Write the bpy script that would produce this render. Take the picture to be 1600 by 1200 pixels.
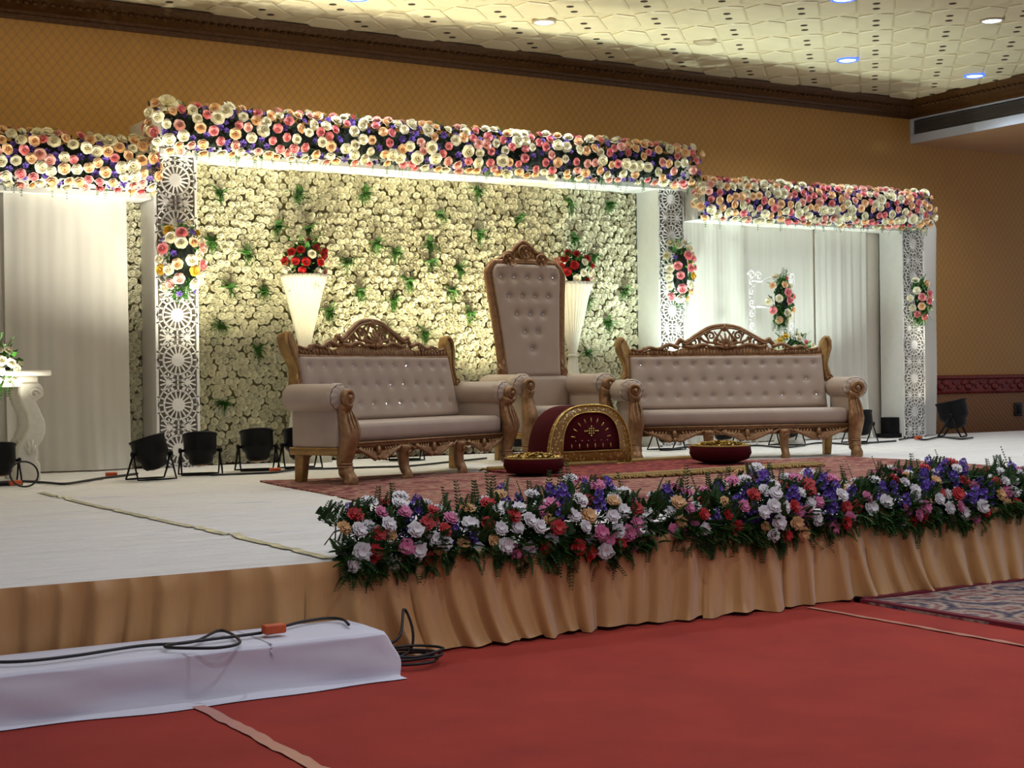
import bpy, bmesh, math, random
import numpy as np
from mathutils import Matrix, Vector
for o in list(bpy.data.objects): bpy.data.objects.remove(o, do_unlink=True)
SC = bpy.context.scene; COL = SC.collection
PI = math.pi; rnd = random.Random(7)
# ------------------------------------------------------------------ camera
CZ = 1.155; F_PX = 2339.0
YAW, PITCH, ROLL = math.radians(31.6), math.radians(-0.2), math.radians(0.72)
fw = Vector((math.sin(YAW)*math.cos(PITCH), math.cos(YAW)*math.cos(PITCH), math.sin(PITCH)))
r0 = Vector((math.cos(YAW), -math.sin(YAW), 0)); u0 = r0.cross(fw)
cr = r0*math.cos(ROLL) - u0*math.sin(ROLL); cu = u0*math.cos(ROLL) + r0*math.sin(ROLL)
cam = bpy.data.cameras.new('camera'); cam.sensor_width = 36; cam.lens = F_PX/1600*36; cam.clip_end = 200
co = bpy.data.objects.new('camera', cam); COL.objects.link(co)
co.matrix_world = Matrix(((cr.x, cu.x, -fw.x, 0), (cr.y, cu.y, -fw.y, 0), (cr.z, cu.z, -fw.z, CZ), (0, 0, 0, 1)))
SC.camera = co
# ------------------------------------------------------------------ world, exposure, big lights
SC.view_settings.view_transform = 'Standard'; SC.view_settings.look = 'None'
SC.view_settings.gamma = 1.0; SC.view_settings.use_curve_mapping = False
SC.view_settings.exposure = 0.2
W = bpy.data.worlds.new('hall_air'); SC.world = W; W.use_nodes = True
W.node_tree.nodes['Background'].inputs[0].default_value = (0.72, 0.78, 1.0, 1)
W.node_tree.nodes['Background'].inputs[1].default_value = 0.37
PAR_W = 225.0       # stage uplights
DOWN_W = 105.0       # recessed downlights
S = 0.40            # stage deck height
CEIL = 4.6; WALL_Y = 13.6
# ------------------------------------------------------------------ helpers
class MB:
    def __init__(s): s.v = []; s.f = []
    def add(s, vs, fs, M=None):
        b = len(s.v)
        if M is not None: vs = [tuple(M @ Vector(p)) for p in vs]
        s.v.extend([tuple(p) for p in vs]); s.f.extend([tuple(b+i for i in f) for f in fs]); return s
    def box(s, x0, x1, y0, y1, z0, z1, M=None):
        return s.add([(x0,y0,z0),(x1,y0,z0),(x1,y1,z0),(x0,y1,z0),(x0,y0,z1),(x1,y0,z1),(x1,y1,z1),(x0,y1,z1)],
                     [(0,3,2,1),(4,5,6,7),(0,1,5,4),(1,2,6,5),(2,3,7,6),(3,0,4,7)], M)
    def grid(s, fn, nu, nv, wu=False, wv=False, M=None):
        vs = [fn(i/(nu if wu else nu-1), j/(nv if wv else nv-1)) for i in range(nu) for j in range(nv)]
        fs = []
        for i in range(nu if wu else nu-1):
            for j in range(nv if wv else nv-1):
                a, b = i, (i+1) % nu; c, d = j, (j+1) % nv
                fs.append((a*nv+c, b*nv+c, b*nv+d, a*nv+d))
        return s.add(vs, fs, M)
    def tube(s, path, rad, seg=8, closed=False, M=None, flat=1.0, up=None):
        P = [Vector(p) for p in path]; n = len(P)
        if not hasattr(rad, '__len__'): rad = [rad]*n
        vs = []; ref = Vector(up) if up else None
        prev = None
        for i in range(n):
            t = (P[(i+1) % n]-P[i-1]) if closed else (P[min(i+1,n-1)]-P[max(i-1,0)])
            if t.length < 1e-9: t = Vector((0,0,1))
            t.normalize()
            if ref is not None: a = ref - t*ref.dot(t)
            elif prev is not None: a = prev - t*prev.dot(t)
            else:
                q = Vector((0,0,1)) if abs(t.z) < .9 else Vector((1,0,0)); a = q - t*q.dot(t)
            if a.length < 1e-6: a = t.orthogonal()
            a.normalize(); prev = a; b = t.cross(a)
            for k in range(seg):
                w = 2*PI*k/seg
                vs.append(P[i] + a*(math.cos(w)*rad[i]) + b*(math.sin(w)*rad[i]*flat))
        fs = []
        for i in range(n if closed else n-1):
            for k in range(seg):
                j = (i+1) % n
                fs.append((i*seg+k, i*seg+(k+1)%seg, j*seg+(k+1)%seg, j*seg+k))
        if not closed:
            fs.append(tuple(range(seg-1,-1,-1))); fs.append(tuple((n-1)*seg+k for k in range(seg)))
        return s.add(vs, fs, M)
    def lathe(s, prof, seg=24, M=None, mod=None):
        n = len(prof); vs = []
        for i,(r,z) in enumerate(prof):
            for k in range(seg):
                w = 2*PI*k/seg; q = r*(mod(w, i/(n-1)) if mod else 1)
                vs.append((q*math.cos(w), q*math.sin(w), z))
        fs = [(i*seg+k, i*seg+(k+1)%seg, (i+1)*seg+(k+1)%seg, (i+1)*seg+k) for i in range(n-1) for k in range(seg)]
        fs.append(tuple(range(seg-1,-1,-1))); fs.append(tuple((n-1)*seg+k for k in range(seg)))
        return s.add(vs, fs, M)
    def prism(s, poly, y0, y1, M=None):          # polygon in x,z extruded along y
        n = len(poly)
        vs = [(p[0], y0, p[1]) for p in poly] + [(p[0], y1, p[1]) for p in poly]
        fs = [tuple(range(n)), tuple(range(2*n-1, n-1, -1))] + [(i, n+i, n+(i+1)%n, (i+1)%n) for i in range(n)]
        return s.add(vs, fs, M)
    def ball(s, c, r, nu=8, nv=6, sc=(1,1,1), M=None):
        def fn(u, v):
            a = 2*PI*u; b = PI*(v-.5)
            return (c[0]+r*sc[0]*math.cos(a)*math.cos(b), c[1]+r*sc[1]*math.sin(a)*math.cos(b), c[2]+r*sc[2]*math.sin(b))
        return s.grid(fn, nu, nv, wu=True, M=M)
    def mesh(s, name, m, smooth=True):
        me = bpy.data.meshes.new(name); me.from_pydata(s.v, [], s.f); me.update()
        if smooth: me.polygons.foreach_set('use_smooth', [True]*len(me.polygons))
        me.materials.append(MAT[m] if isinstance(m, str) else m)
        return me
def bev(me, w=.01, seg=2, ang=.6):
    bm = bmesh.new(); bm.from_mesh(me)
    es = [e for e in bm.edges if len(e.link_faces) == 2 and e.calc_face_angle(0) > ang]
    bmesh.ops.bevel(bm, geom=es, offset=w, segments=seg, profile=.5, affect='EDGES', clamp_overlap=True)
    bm.to_mesh(me); bm.free(); me.polygons.foreach_set('use_smooth', [True]*len(me.polygons)); return me
def link(name, data, parent=None, M=None):
    o = bpy.data.objects.new(name, data); COL.objects.link(o)
    if parent is not None: o.parent = parent
    if M is not None: o.matrix_basis = M
    return o
def obj(name, mb, m, parent=None, M=None, smooth=True, bevel=None, world=False):
    me = mb.mesh(name, m, smooth)
    if bevel: bev(me, bevel)
    if world and parent is not None: M = parent.matrix_basis.inverted()
    return link(name, me, parent, M)
def tag(o, label=None, cat=None, group=None, kind=None):
    if label: o['label'] = label
    if cat: o['category'] = cat
    if group: o['group'] = group
    if kind: o['kind'] = kind
    return o
def thing(name, label, cat, loc=(0,0,0), rz=0, group=None):
    o = link(name, None, None, Matrix.Translation(loc) @ Matrix.Rotation(rz, 4, 'Z')); o.empty_display_size = .1
    return tag(o, label, cat, group)
def aim(pos, d, roll=0, sc=1.0):
    d = Vector(d).normalized(); q = d.to_track_quat('Z', 'Y')
    return Matrix.Translation(pos) @ q.to_matrix().to_4x4() @ Matrix.Rotation(roll, 4, 'Z') @ Matrix.Scale(sc, 4)
def T(x=0, y=0, z=0): return Matrix.Translation((x, y, z))
def RX(a): return Matrix.Rotation(a, 4, 'X')
def RY(a): return Matrix.Rotation(a, 4, 'Y')
def RZ(a): return Matrix.Rotation(a, 4, 'Z')
def light(name, kind, pos, power, color, d=(0,0,-1), size=.1, cone=None, blend=.5, parent=None):
    L = bpy.data.lights.new(name, kind); L.energy = power; L.color = color
    if kind == 'SPOT': L.spot_size = cone; L.spot_blend = blend; L.shadow_soft_size = size
    elif kind == 'POINT': L.shadow_soft_size = size
    o = bpy.data.objects.new(name, L); COL.objects.link(o)
    M = Matrix.Translation(pos) @ Vector(d).normalized().to_track_quat('-Z', 'Y').to_matrix().to_4x4()
    if parent is not None: o.parent = parent; M = parent.matrix_basis.inverted() @ M
    o.matrix_basis = M
    return o
# ------------------------------------------------------------------ materials
MAT = {}
def lin(c):
    return tuple(((x/255)/12.92 if x/255 <= .04045 else ((x/255+.055)/1.055)**2.4) for x in c) + (1,)
class NT:
    def __init__(s, name):
        m = bpy.data.materials.new(name); m.use_nodes = True; s.m = m; s.t = m.node_tree; s.b = s.t.nodes['Principled BSDF']; MAT[name] = m
    def n(s, typ, ins=None, **kw):
        x = s.t.nodes.new(typ)
        for k, v in kw.items(): setattr(x, k, v)
        for k, v in (ins or {}).items(): s.set(x.inputs[k], v)
        return x
    def set(s, sock, v):
        if isinstance(v, bpy.types.NodeSocket): s.t.links.new(v, sock)
        else: sock.default_value = v
    def math(s, op, a, b=None, c=None):
        x = s.n('ShaderNodeMath', operation=op)
        for i, v in enumerate((a, b, c)):
            if v is not None: s.set(x.inputs[i], v)
        return x.outputs[0]
    def mix(s, f, a, b):
        x = s.n('ShaderNodeMix', data_type='RGBA'); s.set(x.inputs[0], f); s.set(x.inputs[6], a); s.set(x.inputs[7], b); return x.outputs[2]
    def coord(s, which='Object'): return s.n('ShaderNodeTexCoord').outputs[which]
    def xyz(s, which='Object'):
        x = s.n('ShaderNodeSeparateXYZ', {0: s.coord(which)}); return x.outputs
    def noise(s, scale, detail=2, vec=None, sc=None):
        v = vec or s.coord()
        if sc: v = s.n('ShaderNodeMapping', {0: v, 'Scale': sc}).outputs[0]
        return s.n('ShaderNodeTexNoise', {'Vector': v, 'Scale': scale, 'Detail': detail}).outputs[0]
    def ramp(s, f, stops):
        x = s.n('ShaderNodeValToRGB', {0: f}); e = x.color_ramp.elements
        while len(e) < len(stops): e.new(.5)
        for i, (p, c) in enumerate(stops): e[i].position = p; e[i].color = c
        return x.outputs[0]
    def bump(s, h, strength=.3, dist=.01):
        x = s.n('ShaderNodeBump', {'Height': h, 'Strength': strength, 'Distance': dist}); s.set(s.b.inputs['Normal'], x.outputs[0])
    def base(s, c, rough=.6, metal=0., **kw):
        s.set(s.b.inputs['Base Color'], c); s.b.inputs['Roughness'].default_value = rough; s.b.inputs['Metallic'].default_value = metal
        for k, v in kw.items(): s.set(s.b.inputs[k.replace('_', ' ')], v)
        return s
def simple(name, c, rough=.6, metal=0., var=.12, scale=12, bump=0, bscale=60, bd=.004, rand=0, **kw):
    t = NT(name); c = lin(c); d = tuple(x*(1-var*2) for x in c[:3]) + (1,)
    col = t.mix(t.noise(scale), d, c)
    if rand:
        r = t.n('ShaderNodeObjectInfo').outputs['Random']
        col = t.mix(t.math('MULTIPLY', r, rand), col, tuple(x*.45 for x in c[:3]) + (1,))
    t.base(col, rough, metal, **kw)
    if bump: t.bump(t.noise(bscale), bump, bd)
    return t
simple('white_paint', (232,230,222), .55, var=.05)
simple('ivory_panel', (222,212,196), .6, var=.05)
simple('inner_grey', (168,158,144), .7, var=.05)
simple('lattice_white', (236,233,228), .45, var=.04)
simple('plaster_white', (226,220,204), .6, var=.12, scale=20, bump=.2)
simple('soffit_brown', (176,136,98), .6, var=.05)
simple('slat_grey', (112,106,98), .5)
simple('ac_white', (205,212,222), .5, var=.04)
simple('black_metal', (9,9,10), .5, var=.2, Specular_IOR_Level=.2)
simple('lens_amber', (150,95,30), .25, var=.3)
simple('cable_black', (14,14,16), .5)
simple('plug_orange', (205,85,30), .5)
simple('tape_clear', (204,138,116), .3, var=.15, scale=6)
simple('tape_gold', (214,206,170), .25, var=.2, scale=5)
simple('foliage', (58,104,36), .6, var=.35, scale=30)
simple('foliage_dark', (22,44,20), .7, var=.35, scale=30)
simple('fern', (72,132,44), .6, var=.3, scale=30)
simple('stem_green', (62,88,45), .6)
simple('foam_dark', (20,30,18), .9)
simple('wall_rose', (236,231,198), .7, var=.12, scale=9)
simple('rose_backing', (168,158,112), .9)
simple('maroon_velvet', (78,10,18), .85, var=.25, scale=14, Specular_IOR_Level=.1)
simple('purple_petal', (122,88,198), .6, var=.2, scale=40, rand=.4)
simple('red_petal', (200,24,26), .6, var=.25, scale=40, rand=.4)
simple('pinkc_petal', (226,120,160), .6, var=.2, scale=40, rand=.3)
simple('whitec_petal', (228,220,218), .6, var=.1, scale=40, rand=.2)
simple('peachc_petal', (226,172,112), .6, var=.15, scale=40, rand=.3)
simple('tiny_white', (225,235,232), .6)
simple('crystal', (235,238,245), .06, .85, var=.02)
simple('gold_petal', (206,160,52), .35, .55, var=.35, scale=60)
simple('gold_fringe', (172,134,58), .6, .2, var=.35, scale=80)
simple('gold_bead', (226,196,110), .25, .8, var=.2)
simple('socket_dark', (28,24,20), .5)
simple('hole_dark', (58,44,26), .9)
simple('yellow_petal', (238,196,70), .6, var=.15, scale=40)
def rose_mat(name, edge, mid, core):
    t = NT(name); x = t.xyz(); r = t.math('SQRT', t.math('ADD', t.math('MULTIPLY', x[0], x[0]), t.math('MULTIPLY', x[1], x[1])))
    c = t.ramp(r, [(0, lin(core)), (.35, lin(mid)), (.8, lin(edge))])
    rr = t.n('ShaderNodeObjectInfo').outputs['Random']
    c = t.mix(t.math('MULTIPLY', rr, .35), c, lin(tuple(v*.82 for v in mid)))
    t.base(c, .6)
rose_mat('rose_cream', (244,240,220), (240,232,200), (226,212,150))
rose_mat('rose_peach', (248,222,186), (243,200,148), (226,152,84))
rose_mat('rose_pink', (242,166,166), (232,136,138), (206,92,100))
rose_mat('rose_blush', (244,206,196), (238,176,160), (220,130,110))
# wallpaper: ogee lattice of dull lines with a warm spot in each cell
def wallpaper(name, ground, spot, line):
    t = NT(name); x = t.xyz()
    a = t.math('MULTIPLY', x[0], 2*PI/.088); b = t.math('MULTIPLY', x[2], 2*PI/.108)
    s1 = t.math('ADD', t.math('COSINE', a), t.math('COSINE', b))
    f = t.math('ABSOLUTE', s1)
    c = t.mix(t.ramp(f, [(0, (1,1,1,1)), (.5, (0,0,0,1))]), lin(ground), lin(line))
    c = t.mix(t.ramp(f, [(.5, (0,0,0,1)), (1.0, (.8,.8,.8,1))]), c, lin(spot))
    c = t.mix(t.math('MULTIPLY', t.noise(1.2), .3), c, lin(tuple(v*.75 for v in ground)))
    t.base(c, .55); t.bump(f, .25, .004)
wallpaper('wallpaper', (184,134,64), (192,140,62), (164,124,72))
def carved(name, c, d, scale=30, metal=.35, rough=.42):
    t = NT(name); n = t.noise(scale, 4); t.base(t.mix(n, lin(d), lin(c)), rough, metal); t.bump(n, .6, .012)
carved('crown_wood', (112,76,34), (48,28,10), 24)
carved('band_wood', (150,50,34), (66,14,12), 22, .2)
carved('bronze', (176,132,88), (96,64,36), 26, .4, .38)
carved('bronze_gold', (190,150,84), (124,90,42), 26, .4, .38)
t = NT('wainscot'); x = t.xyz()
g = t.n('ShaderNodeTexWave', {'Vector': t.coord(), 'Scale': 9., 'Distortion': 3., 'Detail': 2.}, bands_direction='DIAGONAL').outputs[1]
t.base(t.mix(g, lin((120,76,26)), lin((150,98,36))), .5)
t = NT('ceiling_cream'); n = t.noise(3.); t.base(t.mix(n, lin((206,196,160)), lin((226,218,184))), .42)
t = NT('ceiling_groove'); n = t.noise(3.); t.base(t.mix(n, lin((196,184,148)), lin((212,202,166))), .6)
t = NT('carpet_red'); n = t.noise(3., 4); n2 = t.noise(220., 2)
t.base(t.mix(n, lin((130,29,16)), lin((168,48,29))), .95); t.bump(n2, .5, .004)
def cloth(name, c, d, scale=4., rough=.75, trans=0, sheen=.2, bs=.15, stretch=None):
    t = NT(name); n = t.noise(scale, 3, sc=stretch); t.base(t.mix(n, lin(d), lin(c)), rough, Sheen_Weight=sheen)
    t.bump(t.noise(7., 3, sc=stretch), min(bs, 1.), .02 if bs < .8 else .07)
    if trans:
        tr = t.n('ShaderNodeBsdfTranslucent', {0: lin(c)}); mx = t.n('ShaderNodeMixShader', {0: trans, 1: t.b.outputs[0], 2: tr.outputs[0]})
        t.t.links.new(mx.outputs[0], t.t.nodes['Material Output'].inputs[0])
cloth('deck_cloth', (238,234,228), (222,217,210), 2., .8, stretch=(.25,3.5,1), bs=.9)
cloth('step_cloth', (222,220,228), (204,202,214), 2., .8, bs=.2)
cloth('sheer_white', (228,226,216), (214,210,198), 3., .8, trans=.2, stretch=(3,3,.3))
cloth('vase_cloth', (212,206,186), (196,188,166), 3., .7)
cloth('skirt_satin', (206,156,92), (170,120,66), 2.5, .42, sheen=.5, stretch=(3,3,.4), bs=.2)
cloth('upholstery', (178,157,138), (162,141,123), 5., .5, sheen=.1, bs=.05)
def rugmat(name, cols, kx, ky):
    t = NT(name); x = t.xyz(); v = t.n('ShaderNodeTexVoronoi', {'Vector': t.n('ShaderNodeMapping', {0: t.coord(), 'Scale': (kx,ky,1)}).outputs[0], 'Scale': 1.}).outputs[0]
    w = t.math('SINE', t.math('MULTIPLY', v, 15.)); n = t.noise(26., 4)
    c = t.ramp(t.math('MULTIPLY_ADD', w, .3, t.math('MULTIPLY', n, .9)), [(.15, lin(cols[0])), (.38, lin(cols[1])), (.55, lin(cols[2])), (.8, lin(cols[3]))])
    t.base(c, .95); t.bump(t.noise(160.), .4, .004)
rugmat('rug_main', ((100,40,40), (148,82,72), (166,126,102), (118,62,56)), 2.6, 2.6)
rugmat('rug_persian', ((58,52,70), (138,118,106), (160,144,126), (116,62,64)), 3.4, 3.4)
rugmat('rug_runner', ((84,8,18), (108,14,24), (128,24,28), (150,74,44)), 7., 7.)
simple('rug_binding', (112,22,36), .9)
t = NT('sequins'); v = t.n('ShaderNodeTexVoronoi', {'Vector': t.coord(), 'Scale': 40.}).outputs[0]
f = t.ramp(v, [(.24, (1,1,1,1)), (.36, (0,0,0,1))])
t.base(t.mix(f, lin((140,102,44)), lin((240,212,140))), .3); t.set(t.b.inputs['Metallic'], t.math('MULTIPLY', f, .7)); t.bump(f, .6, .006)
def emit(name, c, e):
    t = NT(name); t.base(lin(c), .4); t.b.inputs['Emission Color'].default_value = lin(c); t.b.inputs['Emission Strength'].default_value = e
emit('led', (205,220,255), 7.)
emit('led_blue', (70,110,255), 1.2)
simple('led_off', (196,184,150), .4)
emit('par_lens', (255,246,214), 6.)
# ================================================================== THE ROOM
X0, X1 = -9.0, 19.0
def struct(name, mb, m, label=None, **kw): return tag(obj(name, mb, m, **kw), label, None, None, 'structure')
mb = MB(); mb.box(X0, X1, -8, WALL_Y+.1, -.1, 0); struct('floor', mb, 'carpet_red', 'red carpet covering the hall floor', smooth=False)
mb = MB(); mb.box(X0, X1, WALL_Y, WALL_Y+.15, 0, CEIL+.1); struct('wall_back', mb, 'wallpaper', 'ochre patterned wallpaper behind the stage', smooth=False)
mb = MB(); mb.box(X0, X1, WALL_Y-.02, WALL_Y, 0, .885); struct('trim_1', mb, 'wainscot', 'brown grained wainscot below the dado band', smooth=False)
mb = MB()
prof = [(0,.885),(.03,.885),(.045,.91),(.03,.93),(.03,1.07),(.05,1.09),(.05,1.115),(0,1.13)]
mb.add([(x, WALL_Y-p, z) for x in (X0, X1) for p, z in prof], [(i, i+1, i+9, i+8) for i in range(7)])
band = struct('trim_2', mb, 'band_wood', 'carved dark red dado band on the wall', smooth=False)
def leafblob(mb, x, z, s, M=None):
    mb.ball((x, WALL_Y-.035, z), s, 6, 5, (1.3,.35,.9))
for i in range(17):
    for j in range(2):
        m2 = MB(); leafblob(m2, 14.0+i*.17+.08*j, .975+.055*j, .03+.012*((i*7+j*3)%3)); obj('carved_leaf', m2, 'band_wood', band)
# crown moulding, along the back wall and along the bulkhead
cp = [(0,4.40),(.02,4.40),(.03,4.44),(.05,4.445),(.06,4.47),(.10,4.49),(.17,4.53),(.22,4.57),(.24,4.60)]
BX = 14.38
mb = MB()
n = len(cp)
mb.add([(X0, WALL_Y-p, z) for p, z in cp] + [(BX-p, WALL_Y-p, z) for p, z in cp] + [(BX-p, -8, z) for p, z in cp],
       [(i, i+1, n+i+1, n+i) for i in range(n-1)] + [(n+i, n+i+1, 2*n+i+1, 2*n+i) for i in range(n-1)])
crown = struct('trim_3', mb, 'crown_wood', 'dark carved crown moulding under the ceiling', smooth=False)
me = None
for i in range(150):                                  # egg-shaped carving along the cornice
    x = 2.6 + i*.078
    if me is None:
        m2 = MB(); m2.ball((0,0,0), .034, 6, 5, (.95,.55,1.1)); me = m2.mesh('crown_leaf', 'crown_wood')
    link('crown_leaf', me, crown, T(x, WALL_Y-.16, 4.52) @ RX(-.9))
for i in range(44): link('crown_leaf', me, crown, T(BX-.16, WALL_Y-.3-i*.078, 4.52) @ RZ(-PI/2) @ RX(-.9))
# ceiling: chamfered raised panels on a diagonal grid, pairs of dark holes
mb = MB(); mb.box(X0, X1, -8, WALL_Y+.1, CEIL+.012, CEIL+.12); ceil = struct('ceiling', mb, 'ceiling_groove', 'cream relief ceiling with chamfered panels', smooth=False)
def chpanel(hu, hv, c):
    poly = [(-hu+c,-hv),(hu-c,-hv),(hu,0),(hu-c,hv),(-hu+c,hv),(-hu,0)]
    b = MB(); k = .93; n = 6
    b.add([(p[0], p[1], .012) for p in poly] + [(p[0], p[1], .004) for p in poly] + [(p[0]*k, p[1]*k*.97, -.006) for p in poly],
          [(i, (i+1)%n, n+(i+1)%n, n+i) for i in range(n)] + [(n+i, n+(i+1)%n, 2*n+(i+1)%n, 2*n+i) for i in range(n)] + [tuple(2*n+i for i in range(n))])
    return b.mesh('ceiling_panel', 'ceiling_cream', False)
pa, pb = chpanel(.342,.168,.07), chpanel(.342,.168,.15)
hb = MB(); hb.lathe([(.036,-.0085),(.036,-.002),(.026,.004)], 10); hm = hb.mesh('ceiling_hole', 'hole_dark', False)
uu = Vector((1,1,0)).normalized(); vv = Vector((1,-1,0)).normalized(); PCH = .69
c0 = Vector((8.81, 11.58, CEIL)); npan = 0
for i in range(-22, 22):
    for j in range(-22, 22):
        for k in (0, 1):
            p = c0 + uu*(PCH*i) + vv*(PCH*(j + .5*k))
            if not (4.2 < p.x < 14.25 and 8.9 < p.y < 13.3): continue
            # in view: rough cull by the picture's top edge
            d = p - Vector((0,0,CZ)); dd = d.dot(fw); px = 800+F_PX*d.dot(cr)/dd; py = 600-F_PX*d.dot(cu)/dd
            if py < -70 or px > 1700 or px < -60: continue
            M = T(*p) @ RZ(PI/4)
            link('ceiling_panel', pb if k else pa, ceil, M); npan += 1
            if k == 0:
                for sgn in (-1, 1): link('ceiling_hole', hm, ceil, M @ T(.1*sgn, 0, 0))
# air-conditioning bulkhead
bk = thing('air_conditioning_bulkhead', 'white ceiling bulkhead with dark slatted air vent at right corner', 'air vent', (BX, 11.6, 4.09))
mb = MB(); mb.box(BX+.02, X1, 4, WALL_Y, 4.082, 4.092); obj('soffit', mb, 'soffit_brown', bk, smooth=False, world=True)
mb = MB(); mb.box(BX, X1, 4, WALL_Y, 4.09, 4.20); mb.box(BX, X1, 4, WALL_Y, 4.385, CEIL+.01); mb.box(BX, X1, WALL_Y-.05, WALL_Y, 4.19, 4.39); mb.box(BX+.12, X1, 4, WALL_Y, 4.19, 4.39)
obj('casing', mb, 'ac_white', bk, smooth=False, world=True)
mb = MB(); mb.box(BX+.09, BX+.12, 4, WALL_Y-.05, 4.2, 4.385); obj('recess', mb, 'black_metal', bk, smooth=False, world=True)
sl = MB(); sl.box(-.006, .05, -3.75, 3.75, -.004, .004); sm = sl.mesh('slat', 'slat_grey', False)
for i in range(8): link('slat', sm, bk, T(.02, -1.8, .125+.021*i) @ RY(.35))
# downlights
def downlight(x, y, on=True, blue=False, label='', lamp=True, group=None):
    t = thing('downlight', label, 'ceiling light', (x, y, CEIL-.012), 0, group)
    b = MB(); b.lathe([(.118,.02),(.118,-.006),(.105,-.012),(.09,-.004),(.088,.02)], 24); obj('trim_ring', b, 'led_blue' if blue else 'led_off', t)
    b = MB(); b.lathe([(.088,.006),(.088,-.003),(.05,-.005)], 24); obj('diffuser', b, 'led' if on else 'led_off', t)
    if on and lamp: light('downlight_lamp', 'SPOT', (x, y, CEIL-.05), DOWN_W, (.82,.9,1), size=.09, cone=2.4, blend=.7)
downlight(5.89, 12.15, True, True, 'lit recessed downlight cut by the top frame edge, left one of the back row')
downlight(7.87, 12.12, True, False, 'lit recessed downlight above the centre of the flower backdrop')
downlight(9.80, 12.06, False, False, 'unlit recessed downlight in the shaded ceiling strip')
downlight(11.73, 11.99, True, True, 'lit downlight with blue rim above the right wing')
downlight(13.66, 11.92, True, True, 'lit downlight with blue rim nearest the air vent corner')
downlight(9.79, 10.05, True, True, 'lit downlight cut by the top frame edge, right of centre')
downlight(11.68, 9.97, True, False, 'lit white downlight nearest the upper right corner of the photo')
for y in (8, 6, 4, 2, 0):                            # the same grid going on over the hall, outside the frame
    for x in ((3.9, 7.8, 11.7) if y % 4 == 0 else (1.9, 5.85, 9.8)):
        downlight(x, y, True, False, 'recessed downlight over the red carpet hall', group='downlights over the hall')
# wall socket, small fixing marks
t = thing('wall_socket', 'dark wall socket on brown wainscot at right edge', 'socket', (16.33, WALL_Y-.02, .66))
mb = MB(); mb.box(-.075,.075,-.02,0,-.09,.09); obj('plate', mb, 'socket_dark', t, bevel=.008)
mb = MB(); mb.box(-.045,.045,-.026,-.018,-.06,.06); obj('rocker', mb, 'black_metal', t, bevel=.004)

# ================================================================== STAGE
FY = 5.66
rw = np.random.RandomState(12); NWR = 150
WX, WYc = rw.uniform(-.5, 12, NWR), rw.uniform(5.9, 12.3, NWR); WL, WW = rw.uniform(.35, 1.2, NWR), rw.uniform(.03, .06, NWR)
WA, WS = rw.uniform(.004, .011, NWR), rw.uniform(-.12, .12, NWR)
WA = np.where((WX > 3.6) & (WX < 10.3) & (WYc > 6.6) & (WYc < 11.2), 0., WA)
def wr(x, y):      # long low wrinkles of the deck cloth
    a = np.abs(x-WX) < 3*WL
    d = (y-WYc-WS*(x-WX)-.03*np.sin(3*x))/WW
    d = np.where(d < 0, d*3.5, d)
    return float((WA*np.exp(-d*d-((x-WX)/WL)**2)*a).sum())
t = thing('stage', 'low stage platform covered by white cloth', 'stage', (6, FY, 0))
mb = MB(); mb.box(-6, 18.5, FY+.04, 13.05, 0, S-.03); obj('platform', mb, 'socket_dark', t, smooth=False, world=True)
mb = MB(); mb.grid(lambda u, v: (-6+24.5*u, FY+(13.06-FY)*v, S + wr(-6+24.5*u, FY+7.4*v) - (.0 if v in (0.,) else 0)), 170, 520); obj('deck_cloth', mb, 'deck_cloth', t, world=True)
mb = MB(); mb.grid(lambda u, v: (2.625+.012*math.sin(u*7)+.05*v, FY+.15+4.8*u, S+.006+max(wr(2.625+.012*math.sin(u*7)+.05*v, FY+.15+4.8*u+e) for e in (-.015, 0, .015))), 320, 2); obj('tape_strip', mb, 'tape_gold', t, world=True)
sk = thing('stage_skirt', 'pleated gold satin skirt along the stage front', 'stage skirt', (6, FY, 0))
rs = np.random.RandomState(3)
PX = np.cumsum(rs.uniform(.10, .2, 160)) - 6.0
def pleat(x):
    i = int(np.searchsorted(PX, x)); a = PX[i-1] if i else -6.2; b = PX[min(i, len(PX)-1)]
    f = (x-a)/max(b-a, 1e-3); h = ((i*37) % 11)/11
    return f, h, i
def skf(u, v):
    x = -5.9 + 21.*u; f, h, i = pleat(x)
    k = (1-v)                                   # 0 at top
    saw = (f/.22 if f < .22 else (1-f)/.78)     # steep on one side, slack on the other
    saw = saw*saw*(3-2*saw)
    amp = (.020+.042*h)*(.4+.9*k)
    soft = .010*math.sin(x*6.1+1.5*math.sin(x*1.7))*k + .006*math.sin(x*23+k*3)
    diag = .012*k*math.sin(x*14+k*5*(h-.4)+i)
    flare = .055*k**3*(.7+.5*math.sin(x*3.1+2*math.sin(x*1.3)))
    y = FY - .008 - saw*amp - soft - diag - flare
    xx = x + .07*k*k*math.sin(x*2.3+h)+.03*k*(h-.5)
    z = S*v + (.014*(.5+.5*math.sin(x*9+h*5)) if v == 0 else 0) + .004
    if v == 1: y = FY-.004; z = S+.010
    return (xx, y, z)
mb = MB(); mb.grid(skf, 2200, 13); obj('pleated_cloth', mb, 'skirt_satin', sk, world=True)
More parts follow.
